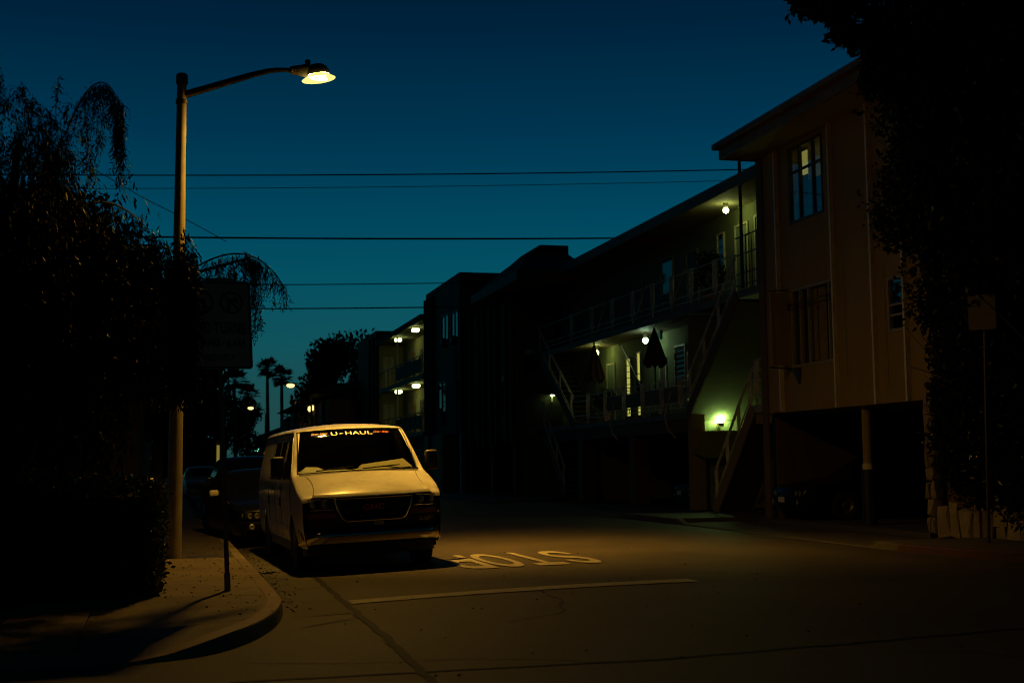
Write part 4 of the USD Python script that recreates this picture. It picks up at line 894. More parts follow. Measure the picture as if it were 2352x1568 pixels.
car("parked_car", "dark sedan parked right behind the white van, one pale mirror showing", "car", (2.02, 24.7, 0.02), math.radians(7), "car_dark", math.radians(1.6), "sedan", "car_white")
car("parked_car", "dark blue high-roofed car parked at the left kerb behind the sedan", "car", (1.98, 31.2, 0.02), math.radians(1), "car_blue", math.radians(1.5), "suv")
car("parked_car", "white compact car parked farthest down the left kerb beside the lamp pole", "car", (1.42, 61.5, 0.02), math.radians(1.0), "car_white", math.radians(1.0), "hatch")
gc = car("parked_car", "black car with bright headlight nosing out of the near garage", "car", (13.62, 27.35, 0.165), math.radians(-90), "car_dark", 0, "sedan")
dup(gc, (14.95, 36.9, 0.12), math.radians(-90), "dark car glinting inside the garage under the corridor balcony")
dup(gc, (14.8, 54.2, 0.12), math.radians(-90), "dark car hidden in the garage of the unlit wing")
dup(gc, (14.2, 62.1, 0.1), math.radians(-90), "dark car beside the lit garage pier of the flat-roofed block")

# ================================================================== street lamp by the van, signs
L0 = (0.04, 20.6, 0.145)
lamp = thing("street_lamp", "lit sodium street lamp on a tall concrete pole leaning its arm over the van", "street lamp", L0)
A = Part(lamp, L0)
pts = np.linspace(0, 1, 12)[:, None] * np.array([[0.04, 0, 7.42]]) + np.array([[0.04, 20.6, 0.145]])
A("pole", MB().tube(pts, np.linspace(0.118, 0.072, 12), 16), "pole_concrete")
A("pole_cap", MB().lathe([(0.09, 7.50), (0.092, 7.60), (0.07, 7.63), (0.001, 7.64)], (0.08, 20.6, 0), n=16), "dark_metal")
for z in (7.50, 7.18): A("clamp_band", MB().lathe([(0.075, z - 0.03), (0.092, z - 0.03), (0.092, z + 0.03), (0.075, z + 0.03)], (0.08, 20.6, 0), n=16), "dark_metal")
arm = [(0.1, 20.6, 7.29), (0.4, 20.6, 7.40), (0.8, 20.6, 7.55), (1.15, 20.6, 7.68), (1.38, 20.6, 7.755), (1.55, 20.6, 7.79), (1.70, 20.6, 7.80), (1.80, 20.6, 7.80)]
A("arm", MB().tube(arm, np.linspace(0.062, 0.030, 8), 12), "dark_metal")
import manifold3d as m3
def hull(spheres, n=24):
    return trimesh.convex.convex_hull(np.vstack([np.array(trimesh.creation.icosphere(2).vertices) * np.asarray(r) + c for c, r in spheres]))
head = A("lamp_head", MB().tm(hull([((1.78, 20.6, 7.80), (0.05, 0.07, 0.065)), ((2.0, 20.6, 7.80), (0.06, 0.10, 0.10)), ((2.03, 20.6, 7.82), (0.05, 0.10, 0.10))])), "lamp_housing", smooth=50)
tilt = 0.16
def tl(m, tilt=tilt):
    v, f = m.arrays(); d = v - (2.2, 20.6, 7.72); c, s = math.cos(tilt), math.sin(tilt)
    return (np.stack([2.2 + d[:, 0] * c - d[:, 2] * s, v[:, 1], 7.72 + d[:, 0] * s + d[:, 2] * c], 1), f)
A("dome", tl(MB().lathe([(0.001, 7.93), (0.10, 7.915), (0.16, 7.87), (0.195, 7.80), (0.20, 7.745), (0.185, 7.745), (0.17, 7.80), (0.001, 7.86)], (2.2, 20.6, 0), n=28, sx=1.0, sy=0.9)), "lamp_housing", head, smooth=50)
A("photocell", MB().lathe([(0.045, 7.86), (0.045, 7.97), (0.035, 7.985), (0.001, 7.985)], (2.03, 20.6, 0), n=14), "dark_metal", head)
A("reflector_skirt", tl(MB().lathe([(0.15, 7.742), (0.27, 7.672), (0.272, 7.680), (0.16, 7.748)], (2.2, 20.6, 0), n=36, sx=1.0, sy=0.9)), "lamp_bowl", head, smooth=50)
A("lamp_core", tl(MB().lathe([(0.001, 7.842), (0.06, 7.843)], (2.2, 20.6, 0), n=28), 0.43), "lamp_core", head, smooth=True)
A("lamp_well", tl(MB().lathe([(0.062, 7.85), (0.066, 7.69), (0.070, 7.69), (0.068, 7.85)], (2.2, 20.6, 0), n=28), 0.43), "black_paint", head, smooth=True)
A("lamp_disc", tl(MB().lathe([(0.085, 7.690), (0.15, 7.698)], (2.2, 20.6, 0), n=28, sx=1.0, sy=0.9), -0.07), "lamp_arc", head, smooth=True)

S0 = (0.61, 14.92, 0.145)
sign = thing("street_sign", "white no-turns sign with two crossed arrows on a leaning post by the pepper tree", "street sign", S0)
A = Part(sign, S0)
lean = lambda z: -0.041 * (z - 0.145)
m = MB().bar((0.61, 14.92, 0.14), (0.61 + lean(3.62), 14.92, 3.62), 0.05, 0.05, (0, 1, 0))
post = A("post", m, "galvanised")
A("post_sleeve", MB().bar((0.61, 14.92, 0.10), (0.61 + lean(0.34), 14.92, 0.34), 0.065, 0.065, (0, 1, 0)), "galvanised", post)
for k in range(26): z = 0.45 + k * 0.05; A("bolt_hole", MB().lathe([(0.001, 0.0), (0.007, 0.0)], (0.61 + lean(z), 14.892, z), (0, -1, 0), 8), "sign_black", post)
def rrect(x0, x1, z0, z1, r): return sbox(x0 + r, z0 + r, x1 - r, z1 - r).buffer(r, 8)
SX = 0.845 + 0.041 * 3.0     # right edge before leaning
def on_sign(d): return lambda a, b, t: (a + np.vectorize(lean)(b), np.full_like(a, 14.875) - t + d, b)
panel = A("sign_panel", MB().prism(rrect(SX - 0.66, SX, 2.59, 3.58, 0.04), on_sign(0), 0, 0.006), "sign_white")
brd = rrect(SX - 0.65, SX - 0.01, 2.60, 3.57, 0.035).difference(rrect(SX - 0.632, SX - 0.028, 2.618, 3.552, 0.03))
A("border", MB().prism(brd, on_sign(0), 0.007, 0.008), "sign_black", panel)
from shapely.geometry import Point
from shapely import affinity
for cxs, mirror in ((SX - 0.215, 1), (SX - 0.54, -1)):
    c = Point(cxs, 3.335); ring = c.buffer(0.128, 24).difference(c.buffer(0.104, 24))
    slash = affinity.rotate(sbox(cxs - 0.115, 3.325, cxs + 0.115, 3.345), -45, origin=(cxs, 3.335)).intersection(c.buffer(0.11))
    arrow = sbox(-0.045, -0.085, -0.012, 0.055).union(sbox(-0.045, 0.022, 0.04, 0.055)).union(Polygon([(0.035, -0.005), (0.035, 0.082), (0.088, 0.038)]))
    arrow = affinity.translate(affinity.scale(arrow, mirror, 1, origin=(0, 0)), cxs, 3.325)
    A("arrow", MB().prism(arrow, on_sign(0), 0.007, 0.008), "sign_black", panel); A("ban_ring", MB().prism(ring.union(slash), on_sign(0), 0.0085, 0.0095), "sign_red", panel)
def sign_text(s, x1, w, z, h, mat="sign_black"):
    lettering(s, h, lambda x, y, t: (x1 - w + x + lean(z + y), 14.875 - 0.007 - t, z + y), mat, "lettering", panel, width=w, adder=A, depth=0.001)
sign_text("NO TURNS", SX - 0.065, 0.53, 2.985, 0.125); sign_text("9PM-6AM", SX - 0.08, 0.47, 2.835, 0.085); sign_text("NIGHTLY", SX - 0.185, 0.33, 2.685, 0.068)
A("top_plate", MB().bar((SX - 0.50 + lean(3.6), 14.885, 3.595), (SX - 0.2 + lean(3.6), 14.885, 3.595), 0.01, 0.03), "galvanised")
R0 = (12.57, 18.4, 0.16)
rs = thing("street_sign", "small dark sign seen from behind on a slim post before the vine-covered corner", "street sign", R0)
A = Part(rs, R0)
A("post", MB().tube([(12.58, 18.4, 0.15), (12.70, 18.4, 4.12)], 0.028, 8), "dark_metal")
A("sign_panel", MB().prism(rrect(-0.22, 0.22, 3.56, 4.12, 0.03), lambda a, b, t: (12.66 - 0.04 + a * 0.62 - t * 0.78, 18.36 - a * 0.78 - t * 0.62, b), 0, 0.006), "sign_back")

# ================================================================== loose things on the balconies
def umbrella(label, x, y, ztop, zbot, z0):
    t = thing("patio_umbrella", label, "umbrella", (x, y, z0), group=None); A = Part(t, (x, y, z0))
    A("pole", MB().tube([(x, y, z0), (x, y, ztop + 0.05)], 0.022, 8), "dark_metal")
    A("base", MB().lathe([(0.001, z0 + 0.08), (0.2, z0 + 0.07), (0.24, z0), (0.001, z0)], (x, y, 0), n=20), "dark_metal")
    ang = np.linspace(0, 2 * PI, 65); zs = np.linspace(0, 1, 22); P = []
    for q in zs:
        r = (0.03 + 0.34 * q ** 0.9) * (1 + 0.16 * q * np.sin(ang * 8)) * (1.0 if q < 0.92 else 1 - (q - 0.92) * 4.5)
        P.append(np.stack([x + r * np.cos(ang), y + r * np.sin(ang), ztop - (ztop - zbot) * q + 0.06 * q * np.sin(ang * 8 + 1)], 1))
    A("canopy", MB().grid(np.array(P)), "umbrella_cloth", smooth=50)
umbrella("closed dark red patio umbrella before the cyan corridor lamp", 14.45, 37.95, 5.62, 4.45, 2.9)
umbrella("closed black patio umbrella at the left end of the lower balcony", 14.45, 43.95, 5.66, 4.35, 2.9)
F0 = (14.25, 38.7, 3.9)
fl = thing("flag", "dark furled flag hanging from a slanted white pole on the lower balcony", "flag", F0)
A = Part(fl, F0)
A("flag_pole", MB().tube([(14.25, 38.75, 3.92), (14.3, 40.7, 5.35)], 0.02, 8), "white_trim")
A("finial", MB().tm(trimesh.creation.icosphere(2, 0.045).apply_translation((14.3, 40.72, 5.37))), "chrome")
P = np.array([[[14.28 + 0.05 * math.sin(u * 9 + v * 2), 39.35 - u * 0.65 + 0.3 * v - 0.55 * v * (1 - u), 4.38 - u * 0.45 - v * 0.55 * (1 - 0.2 * u)] for v in np.linspace(0, 1, 8)] for u in np.linspace(0, 1, 14)])
A("cloth", MB().grid(P).grid(P[:, ::-1] + (0.006, 0, 0)), "flag_cloth", smooth=True)

# ================================================================== stone pillar and low wall
rng = np.random.default_rng(7)
def stone(x0, x1, y0, y1, z0, z1, j=0.03):
    p = np.array([[x, y, z] for x in (x0, x1) for y in (y0, y1) for z in (z0, z1)], float)
    p = np.vstack([p, p * 0.5 + p.mean(0) * 0.5 + (x0 - (x0 + x1) / 2) * np.array([[0.75, 0, 0]])]); return MB().tm(trimesh.convex.convex_hull(p + rng.normal(0, j, p.shape)))
w0 = (13.6, 20.0, 0.16)
sw = thing("stone_wall", "rough pale stone pillar with low stone wall beside the garage opening", "stone wall", w0); A = Part(sw, w0)
A("mortar_core", MB().box(13.47, 13.9, 21.22, 21.43, 0.1, 2.68).box(13.47, 13.8, 17.2, 21.19, 0.1, 0.62), "mortar")
z = 0.14
while z < 2.62:
    h = float(rng.uniform(0.17, 0.40)); h = min(h, 2.72 - z)
    if rng.random() < 0.65: A("stone", stone(13.42, 13.6, 21.20, 21.46, z + 0.012, z + h - 0.012, 0.018), f"stone_{rng.choice(list('abc'))}")
    else:
        q = rng.uniform(21.29, 21.36)
        A("stone", stone(13.42, 13.6, 21.19, q - 0.012, z + 0.012, z + h - 0.012, 0.014), f"stone_{rng.choice(list('abc'))}"); A("stone", stone(13.42, 13.6, q + 0.012, 21.46, z + 0.012, z + h - 0.012, 0.014), f"stone_{rng.choice(list('abc'))}")
    z += h
y = 21.1
while y > 17.3:
    w_ = float(rng.uniform(0.24, 0.5)); k = rng.random()
    if k < 0.45: A("stone", stone(13.38, 13.6, y - w_ + 0.015, y - 0.015, 0.12, rng.uniform(0.58, 0.76), 0.024), f"stone_{rng.choice(list('abc'))}")
    else:
        zz = rng.uniform(0.3, 0.5)
        A("stone", stone(13.38, 13.6, y - w_ + 0.015, y - 0.015, 0.12, zz - 0.012, 0.022), f"stone_{rng.choice(list('abc'))}"); A("stone", stone(13.39, 13.6, y - w_ + 0.015, y - 0.015, zz + 0.012, rng.uniform(0.58, 0.74), 0.022), f"stone_{rng.choice(list('abc'))}")
    y -= w_

# ================================================================== plants
def leaves(c, n_dir, size, rng, aspect=0.5, jitter=1.0):
    """leaf-sized quads at the points c, with long axes along n_dir (jittered)"""
    n = len(c); d = np.asarray(n_dir, float) + rng.normal(0, jitter, (n, 3)); d /= np.linalg.norm(d, axis=1, keepdims=True)
    s = np.cross(d, rng.normal(0, 1, (n, 3))); s /= np.linalg.norm(s, axis=1, keepdims=True)
    L = size * rng.uniform(0.6, 1.4, (n, 1)); Wd = L * aspect / 2
    v = np.stack([c, c + d * L * 0.45 + s * Wd, c + d * L, c + d * L * 0.45 - s * Wd], 1).reshape(-1, 3)
    i = np.arange(n)[:, None] * 4; f = np.vstack([i + [0, 1, 2], i + [0, 2, 3]]); return v, f
def blob(rng, n, centre, rad, clumps=40, tight=0.28, shell=0.55):
    u = rng.normal(0, 1, (clumps, 3)); u /= np.linalg.norm(u, axis=1, keepdims=True); cc = u * rng.uniform(shell, 1.0, (clumps, 1)) ** 0.6
    k = rng.integers(0, clumps, n); p = cc[k] + np.clip(rng.normal(0, tight, (n, 3)), -1.9 * tight, 1.9 * tight); return np.asarray(centre) + p * np.asarray(rad)

def potted(label, x, y, z0, h, seed):
    rg = np.random.default_rng(seed); t = thing("potted_plant", label, "plant", (x, y, z0)); A = Part(t, (x, y, z0))
    A("pot", MB().lathe([(0.001, z0), (0.13, z0), (0.18, z0 + 0.3), (0.15, z0 + 0.29), (0.001, z0 + 0.27)], (x, y, 0), n=18), "stucco_rust")
    A("foliage", leaves(blob(rg, 900, (x, y, z0 + 0.3 + h / 2), (0.32, 0.38, h / 2), 16), (0, 0, 0.7), 0.14, rg, 0.3, 0.7), "vine_leaf", smooth=False)
potted("tall leafy pot plant behind the upper railing beside the lit doors", 14.6, 33.9, 5.9, 1.1, 61)
potted("low bushy pot plant on the upper landing below the right lit door", 14.45, 29.3, 5.9, 0.6, 62)
potted("small pot plant under the left closed umbrella on the lower balcony", 14.5, 43.0, 2.9, 0.7, 63)


# --- weeping pepper tree on the left
rng = np.random.default_rng(11)
T0 = (-2.3, 17.2, 0.1)
tree = thing("pepper_tree", "dark weeping pepper tree with drooping fronds filling the left side", "tree", T0)
A = Part(tree, T0)
A("trunk", MB().tube([(-2.3, 17.2, 0.0), (-2.35, 17.2, 0.9), (-2.2, 17.3, 1.9), (-2.25, 17.2, 3.0), (-2.0, 17.1, 4.3), (-1.9, 17, 5.6)], [0.24, 0.19, 0.17, 0.15, 0.09, 0.03], 10), "bark")
def curve(a, b, c, n=14):
    t = np.linspace(0, 1, n)[:, None]; return (1 - t) ** 2 * np.array(a) + 2 * t * (1 - t) * np.array(b) + t ** 2 * np.array(c)
main = [curve((-2.2, 17.2, 3.2), (-1.6, 17.0, 5.2), (-1.32, 16.9, 5.72)), curve((-2.1, 17.2, 2.9), (-0.9, 16.6, 4.6), (0.05, 16.6, 4.15)), curve((-1.3, 16.8, 3.5), (0.3, 16.5, 3.9), (0.92, 16.4, 4.10)),
        curve((-2.2, 17.2, 3.4), (-2.6, 16.4, 6.5), (-2.2, 16.2, 6.6)), curve((-2.3, 17.2, 3.0), (-3.6, 16.6, 6.0), (-4.0, 16.4, 5.6)), curve((-2.2, 17.2, 2.7), (-1.2, 15.4, 4.6), (-0.2, 14.9, 4.0)), curve((-2.2, 17.2, 3.2), (-1.4, 18.6, 5.8), (-0.5, 19.0, 5.0))]
for c in main: A("branch", MB().tube(c, np.linspace(0.045, 0.010, len(c)), 6), "bark")
cv, cf, cn = [], [], 0
def put(v, f):
    global cn
    cv.append(v); cf.append(f + cn); cn += len(v)
twigs = MB()
def frond(path, dens=34, leaf=0.15, spread=0.05, twig=True):
    """a hanging strand: compound leaves all along a path"""
    path = np.array(path); L = np.linalg.norm(np.diff(path, axis=0), axis=1).sum(); n = max(4, int(L * dens))
    t = np.sort(rng.uniform(0.02, 1, n)); q = np.stack([np.interp(t, np.linspace(0, 1, len(path)), path[:, k]) for k in range(3)], 1) + rng.normal(0, spread * 0.4, (n, 3))
    d = np.stack([rng.normal(0, 0.35, n), rng.normal(0, 0.35, n), np.full(n, -1.0)], 1)
    for j in range(5):       # narrow leaflets along each compound leaf
        o = q + d * (leaf * (0.12 + 0.2 * j)); put(*leaves(o, d * 0.8 + rng.normal(0, 0.35, (n, 3)), leaf * 0.42, rng, 0.24, 0.25))
    if twig: twigs.tube(path[:: max(1, len(path) // 8)], 0.0035, 3, False)
def hang(p, out, length, n=12):
    """a strand that leaves p along out and falls"""
    t = np.linspace(0, 1, n)[:, None]; out = np.asarray(out, float)
    return np.asarray(p) + out * (t * (1.6 - 0.6 * t)) + np.array([0, 0, -1.0]) * length * t ** 1.6 + rng.normal(0, 0.012, (n, 3)) * t
# the two arching sprays seen against the sky
top = curve((-1.32, 16.9, 5.72), (-0.98, 16.9, 6.72), (-0.72, 16.9, 6.15), 20)
A("branch", MB().tube(top, np.linspace(0.013, 0.005, 20), 5), "bark")
frond(top, 40, 0.13)
for k in range(5, 20): frond(hang(top[k], (0.02 + 0.004 * k, rng.normal(0, 0.1), 0.02), rng.uniform(0.35, 0.95)), 46, 0.13, 0.03)
for k in range(10): frond(hang(top[-1] + (rng.normal(0, 0.03), 0, -0.05 * k), (0.03, 0, 0), rng.uniform(0.3, 0.8)), 46, 0.13, 0.03)
low = curve((0.25, 16.4, 3.95), (0.95, 16.4, 4.42), (1.34, 16.4, 3.72), 22)
A("branch", MB().tube(low, np.linspace(0.012, 0.005, 22), 5), "bark")
frond(low, 46, 0.11)
for k in list(range(2, 22)): frond(hang(low[k], (0.03, rng.normal(0, 0.05), 0), rng.uniform(0.08, 0.2) if k < 12 else rng.uniform(0.2, 0.42)), 48, 0.11, 0.02)
for k in range(8): frond(hang(low[10 + k // 2] + rng.normal(0, 0.02, 3), (0.02, 0, 0), rng.uniform(0.5, 0.95)), 46, 0.12, 0.03)
# the rest of the crown, falling like a curtain from an uneven dome
def dome(x, y):
    h = 5.0 - 0.75 * max(0, x + 1.6) ** 1.25 - 0.12 * (y - 17) ** 2
    return h + 0.9 * (meshkit.noise(np.array([x * 1.3, y * 1.3, 3.0])) - 0.5)
for k in range(820):
    x, y = rng.uniform(-5.2, 0.05), rng.uniform(14.6, 19.6)
    if ((x + 2.2) / 2.75) ** 2 + ((y - 17.1) / 2.7) ** 2 > 1: continue
    z = dome(x, y) - rng.uniform(0, 1.2); o = np.array([x + 2.2, y - 17.1, 0]); o = o / max(np.linalg.norm(o), 0.3) * rng.uniform(0.15, 0.45)
    frond(hang((x, y, z), (*o[:2], 0.12), min(rng.uniform(0.9, 2.3), max(0.35, z - (2.35 if x > -1.0 else 1.2)))), 27, 0.17, 0.08)
for k in range(120):          # tall sprays that stand above the dome at the far left
    x = rng.uniform(-3.2, -1.3); z = 5.3 + 1.0 * rng.random() ** 1.5 + 0.35 * np.clip(-1.7 - x, 0, 0.6); frond(hang((x, 17 + rng.normal(0, 0.6), z), (rng.normal(0.1, 0.25), 0, 0.25), rng.uniform(0.7, 1.6)), 32, 0.15, 0.05)
for k in range(60):          # curtain before the left half of the sign and the lamp pole
    x = rng.uniform(-0.9, 0.22); y = rng.uniform(14.1, 14.75) if rng.random() < 0.6 else rng.uniform(15, 19); frond(hang((x * (y / 14.5) ** 0.2 - 0.02, y, 4.0 - 0.25 * max(0, x) + rng.normal(0, 0.12)), (0.05, 0, 0.05), rng.uniform(1.0, 1.75)), 34, 0.16, 0.06)
for k in range(22): x = rng.uniform(-0.05, 0.26); frond(hang((x, rng.uniform(14.2, 14.7), rng.uniform(3.5, 3.9)), (0.03, 0, 0), rng.uniform(0.9, 1.5)), 46, 0.16, 0.07)
for c in main:
    for q in c[4:]:
        for j in range(2): frond(hang(q + rng.normal(0, 0.04, 3), (rng.normal(0.05, 0.12), rng.normal(0, 0.1), 0.05), rng.uniform(0.3, 0.9)), 36, 0.14, 0.05)
fill = blob(rng, 42000, (-2.45, 17.1, 3.1), (2.1, 2.2, 1.9), 90, 0.22, 0.2); put(*leaves(fill, (0, 0, -1), 0.11, rng, 0.22, 0.4))
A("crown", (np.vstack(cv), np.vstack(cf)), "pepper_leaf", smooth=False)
A("twig", twigs, "bark")

# --- clipped hedge and thin sapling under it
rng = np.random.default_rng(12)
H0 = (-3.0, 17.5, 0.1)
hd = thing("hedge", "clipped dark hedge with a sharp corner along the left sidewalk", "hedge", H0); A = Part(hd, H0)
X0, X1, Y0, Y1, ZT = -9.0, -0.16, 14.45, 20.0, 1.30
A("stems", MB().box(X0, X1 - 0.1, Y0 + 0.1, Y1 - 0.1, 0.05, ZT - 0.1), "ground_soil")
n = 17000; p = np.vstack([np.stack([rng.uniform(X0, X1, n), np.full(n, Y0) + rng.normal(0.03, 0.05, n), rng.uniform(0.1, ZT, n)], 1), np.stack([rng.uniform(X0, X1, n * 2), rng.uniform(Y0, Y1, n * 2), ZT + rng.normal(-0.02, 0.05, n * 2)], 1), np.stack([X1 + rng.normal(-0.03, 0.045, 11000), rng.uniform(Y0, Y1, 11000), rng.uniform(0.1, ZT, 11000)], 1)])
A("foliage", leaves(p, (0, 0, 0.6), 0.06, rng, 0.6, 0.8), "hedge_leaf", smooth=False)
sp = thing("sapling", "thin sapling trunk rising out of the dark hedge", "tree", (-1.17, 18.0, 0.1)); A = Part(sp, (-1.17, 18.0, 0.1))
A("trunk", MB().tube([(-1.17, 18, 0.1), (-1.165, 18, 1.2), (-1.18, 18, 2.3)], [0.03, 0.026, 0.012], 8), "pole_concrete")
A("crown", leaves(blob(rng, 900, (-1.18, 18, 2.2), (0.4, 0.4, 0.5), 14), (0, 0, 1), 0.09, rng, 0.5), "hedge_leaf", smooth=False)

# --- big tree over the top right corner, and the vine below it
rng = np.random.default_rng(13)
T1 = (14.6, 16.6, 0.15)
t = thing("street_tree", "big black tree whose crown hides the upper right corner", "tree", T1); A = Part(t, T1)
A("trunk", MB().tube([(14.6, 16.6, 0.1), (14.5, 16.7, 2.0), (14.2, 16.9, 4.0), (13.8, 17.2, 6.0), (13.2, 17.4, 8.0)], [0.3, 0.24, 0.2, 0.14, 0.06], 10), "bark")
for b in ((10.3, 18.2, 8.6), (11.2, 17.6, 8.9), (12.4, 18.4, 6.8), (13.6, 16.2, 8.4), (12.6, 17.0, 5.2), (11.6, 19.0, 7.9)): A("branch", MB().tube(curve((14.2, 16.9, 4.0), (13.2, 17.2, 7.2), b), np.linspace(0.1, 0.015, 14), 6), "bark")
bl = [((11.0, 18.0, 9.35), (1.5, 1.4, 0.75), 7000), ((9.75, 18.1, 8.75), (0.55, 0.6, 0.36), 1500), ((10.25, 18.0, 8.35), (0.42, 0.5, 0.36), 1300), ((10.75, 18.0, 8.0), (0.4, 0.5, 0.35), 1300), ((11.0, 18.0, 7.55), (0.42, 0.5, 0.45), 1300), ((12.3, 17.6, 8.2), (1.5, 1.4, 1.3), 13000), ((13.3, 16.8, 6.4), (1.6, 1.5, 1.7), 15000), ((14.3, 16.6, 8.6), (1.4, 1.6, 1.4), 7000),
      ((12.3, 17.9, 6.3), (1.35, 1.1, 1.5), 12000), ((13.3, 19.4, 4.9), (1.15, 1.0, 1.4), 9000), ((14.0, 19.5, 3.4), (1.1, 0.9, 1.2), 8000), ((12.2, 19.2, 5.4), (0.8, 0.7, 0.9), 2600), ((13.5, 19.4, 4.4), (1.0, 0.9, 1.2), 6000), ((13.9, 16.5, 4.4), (1.4, 1.4, 1.4), 9000), ((15.8, 15.6, 6.6), (1.6, 1.6, 2.4), 9000)]
pp = np.vstack([blob(rng, n_, c, r_, max(10, n_ // 160), 0.2, 0.25) for c, r_, n_ in bl])
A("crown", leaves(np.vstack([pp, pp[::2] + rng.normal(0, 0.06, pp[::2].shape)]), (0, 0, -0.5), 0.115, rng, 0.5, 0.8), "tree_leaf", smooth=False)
rng = np.random.default_rng(14)
T2 = (14.3, 18.6, 0.5)
t = thing("vine_bush", "sprawling vine bush with small glinting leaves above the low stone wall", "bush", T2); A = Part(t, T2)
for k in range(7): A("stem", MB().tube(curve((14.3 + rng.normal(0, 0.2), 18.6 + rng.normal(0, 0.5), 0.4), (13.9, 18.6 + rng.normal(0, 0.8), 2.6), (13.3 + rng.normal(0, 0.4), 18.4 + rng.normal(0, 1.0), 3.6 + rng.normal(0, 0.5))), np.linspace(0.04, 0.01, 14), 6), "bark")
bl = [((14.1, 18.8, 2.2), (0.75, 1.9, 1.5), 9000), ((13.7, 19.6, 3.2), (0.5, 1.2, 1.1), 4500), ((13.6, 20.4, 2.5), (0.3, 0.7, 0.7), 1600), ((14.3, 17.4, 2.2), (0.8, 1.4, 1.7), 7000), ((13.9, 19.5, 3.9), (0.8, 0.8, 0.9), 6000), ((13.6, 19.4, 2.6), (0.6, 0.9, 1.2), 8000), ((13.35, 19.9, 1.7), (0.28, 1.1, 0.8), 5000), ((13.3, 18.6, 1.3), (0.35, 1.3, 0.7), 5000), ((13.4, 20.6, 3.0), (0.25, 0.5, 0.7), 1500), ((13.5, 21.0, 2.9), (0.22, 0.4, 0.35), 400), ((13.9, 20.2, 1.2), (0.3, 0.8, 0.5), 1200)]
pp = np.vstack([blob(rng, n_, c, r_, max(10, n_ // 120), 0.22, 0.3) for c, r_, n_ in bl])
A("foliage", leaves(pp, (0, 0, -0.3), 0.09, rng, 0.5, 0.8), "vine_leaf", smooth=False)
bare = MB()
for k in range(26):
    a = np.array([13.45, rng.uniform(18.6, 21.3), rng.uniform(1.6, 4.2)]); b = a + (rng.normal(-0.1, 0.12), rng.normal(0.35, 0.2), rng.normal(0.25, 0.3)); bare.tube(curve(a, (a + b) / 2 + rng.normal(0, 0.08, 3), b, 6), 0.006, 4, False)
A("tendril", bare, "bark")

# --- farther trees
def broad_tree(label, x, y, h, r, n, seed, trunk_h=None, group=None):
    rg = np.random.default_rng(seed); t = thing("street_tree", label, "tree", (x, y, 0), group=group); A = Part(t, (x, y, 0)); th = trunk_h or h * 0.35
    A("trunk", MB().tube([(x, y, 0), (x + 0.1, y, th), (x, y, h * 0.75)], [r * 0.09, r * 0.07, r * 0.02], 8), "bark")
    for k in range(4): A("branch", MB().tube(curve((x + 0.1, y, th), (x + rg.normal(0, r * 0.4), y + rg.normal(0, r * 0.4), h * 0.7), (x + rg.normal(0, r * 0.6), y + rg.normal(0, r * 0.6), h * 0.85), 8), np.linspace(r * 0.05, r * 0.01, 8), 6), "bark")
    A("crown", leaves(blob(rg, n, (x, y, (th + h) / 2 + 0.1 * h), (r, r, (h - th) * 0.55), 46, 0.17, 0.3), (0, 0, 1), 0.055 * h ** 0.75 + 0.02 * r, rg, 0.6), "tree_leaf", smooth=False)
broad_tree("rounded black tree standing before the far lit corridors' end block", 13.3, 106, 10.4, 3.1, 16000, 21, 2.0)
broad_tree("lower dark tree left of the rounded tree down the street", 12.6, 128, 6.4, 1.9, 6000, 22)
broad_tree("dark tree behind the no-turns sign on the left side", -0.6, 47, 6.4, 2.5, 15000, 23, 2.2)
broad_tree("dark tree behind the lamp pole on the left side", -3.6, 36, 6.6, 3.0, 16000, 24, 2.0)
broad_tree("bushy dark tree below the fan palms down the street", 6.3, 168, 10.0, 3.6, 8000, 25)
broad_tree("dark round shrub right of the far yellow windows", 6.6, 118, 4.2, 1.6, 4000, 26, 0.8)
broad_tree("dark tree closing the far left end of the street", -1.0, 110, 8.5, 4.5, 12000, 27, 2.0)
broad_tree("tall dark tree over the left house roof, mostly hidden by the pepper tree", -5.2, 62, 11.8, 4.4, 16000, 29, 3.0)
broad_tree("dark tree at the very end of the street", 5.0, 300, 11.0, 6.0, 8000, 28, 2.0)
def palm(label, x, y, h, r, seed, lean_=0.3):
    rg = np.random.default_rng(seed); t = thing("palm_tree", label, "palm tree", (x, y, 0)); A = Part(t, (x, y, 0))
    A("trunk", MB().tube([(x + lean_ * (1 - q) ** 2 * 1.0, y, h * q) for q in np.linspace(0, 1, 10)], np.linspace(0.26, 0.17, 10), 10), "palm_bark")
    m = MB()
    for k in range(34):
        az = rg.uniform(0, 2 * PI); el = rg.uniform(-0.9, 1.3); d = np.array([math.cos(az) * math.cos(el), math.sin(az) * math.cos(el), math.sin(el)]); c = np.array([x, y, h]) + d * r * 0.5
        s = np.cross(d, (0, 0, 1.0)); s /= np.linalg.norm(s) + 1e-9; u = np.cross(s, d); m.tube([np.array([x, y, h]), c], 0.03, 3, False)
        for a in np.linspace(-1.3, 1.3, 13):
            e = d * math.cos(a) + s * math.sin(a); tip = c + e * r * 0.55 * rg.uniform(0.8, 1.1) + np.array([0, 0, -0.12 * r * rg.random()]); wv = u * 0.02 + np.cross(e, u) * 0.075 * r
            m.add([c, (c + tip) / 2 + wv, tip, (c + tip) / 2 - wv], [[0, 1, 2, 3]])
    A("crown", m, "palm_leaf", smooth=False)
palm("taller of the two slim fan palms against the evening sky", 10.35, 150, 12.6, 1.5, 31); palm("shorter right-hand one of the two slim fan palms", 11.95, 150, 11.7, 1.5, 32)
palm("broad fan palm with two trunks' width beside the sign's lower edge", 6.7, 150, 11.0, 1.9, 33); palm("low fan palm right of the broad palm over the street", 8.2, 150, 9.6, 1.5, 34)

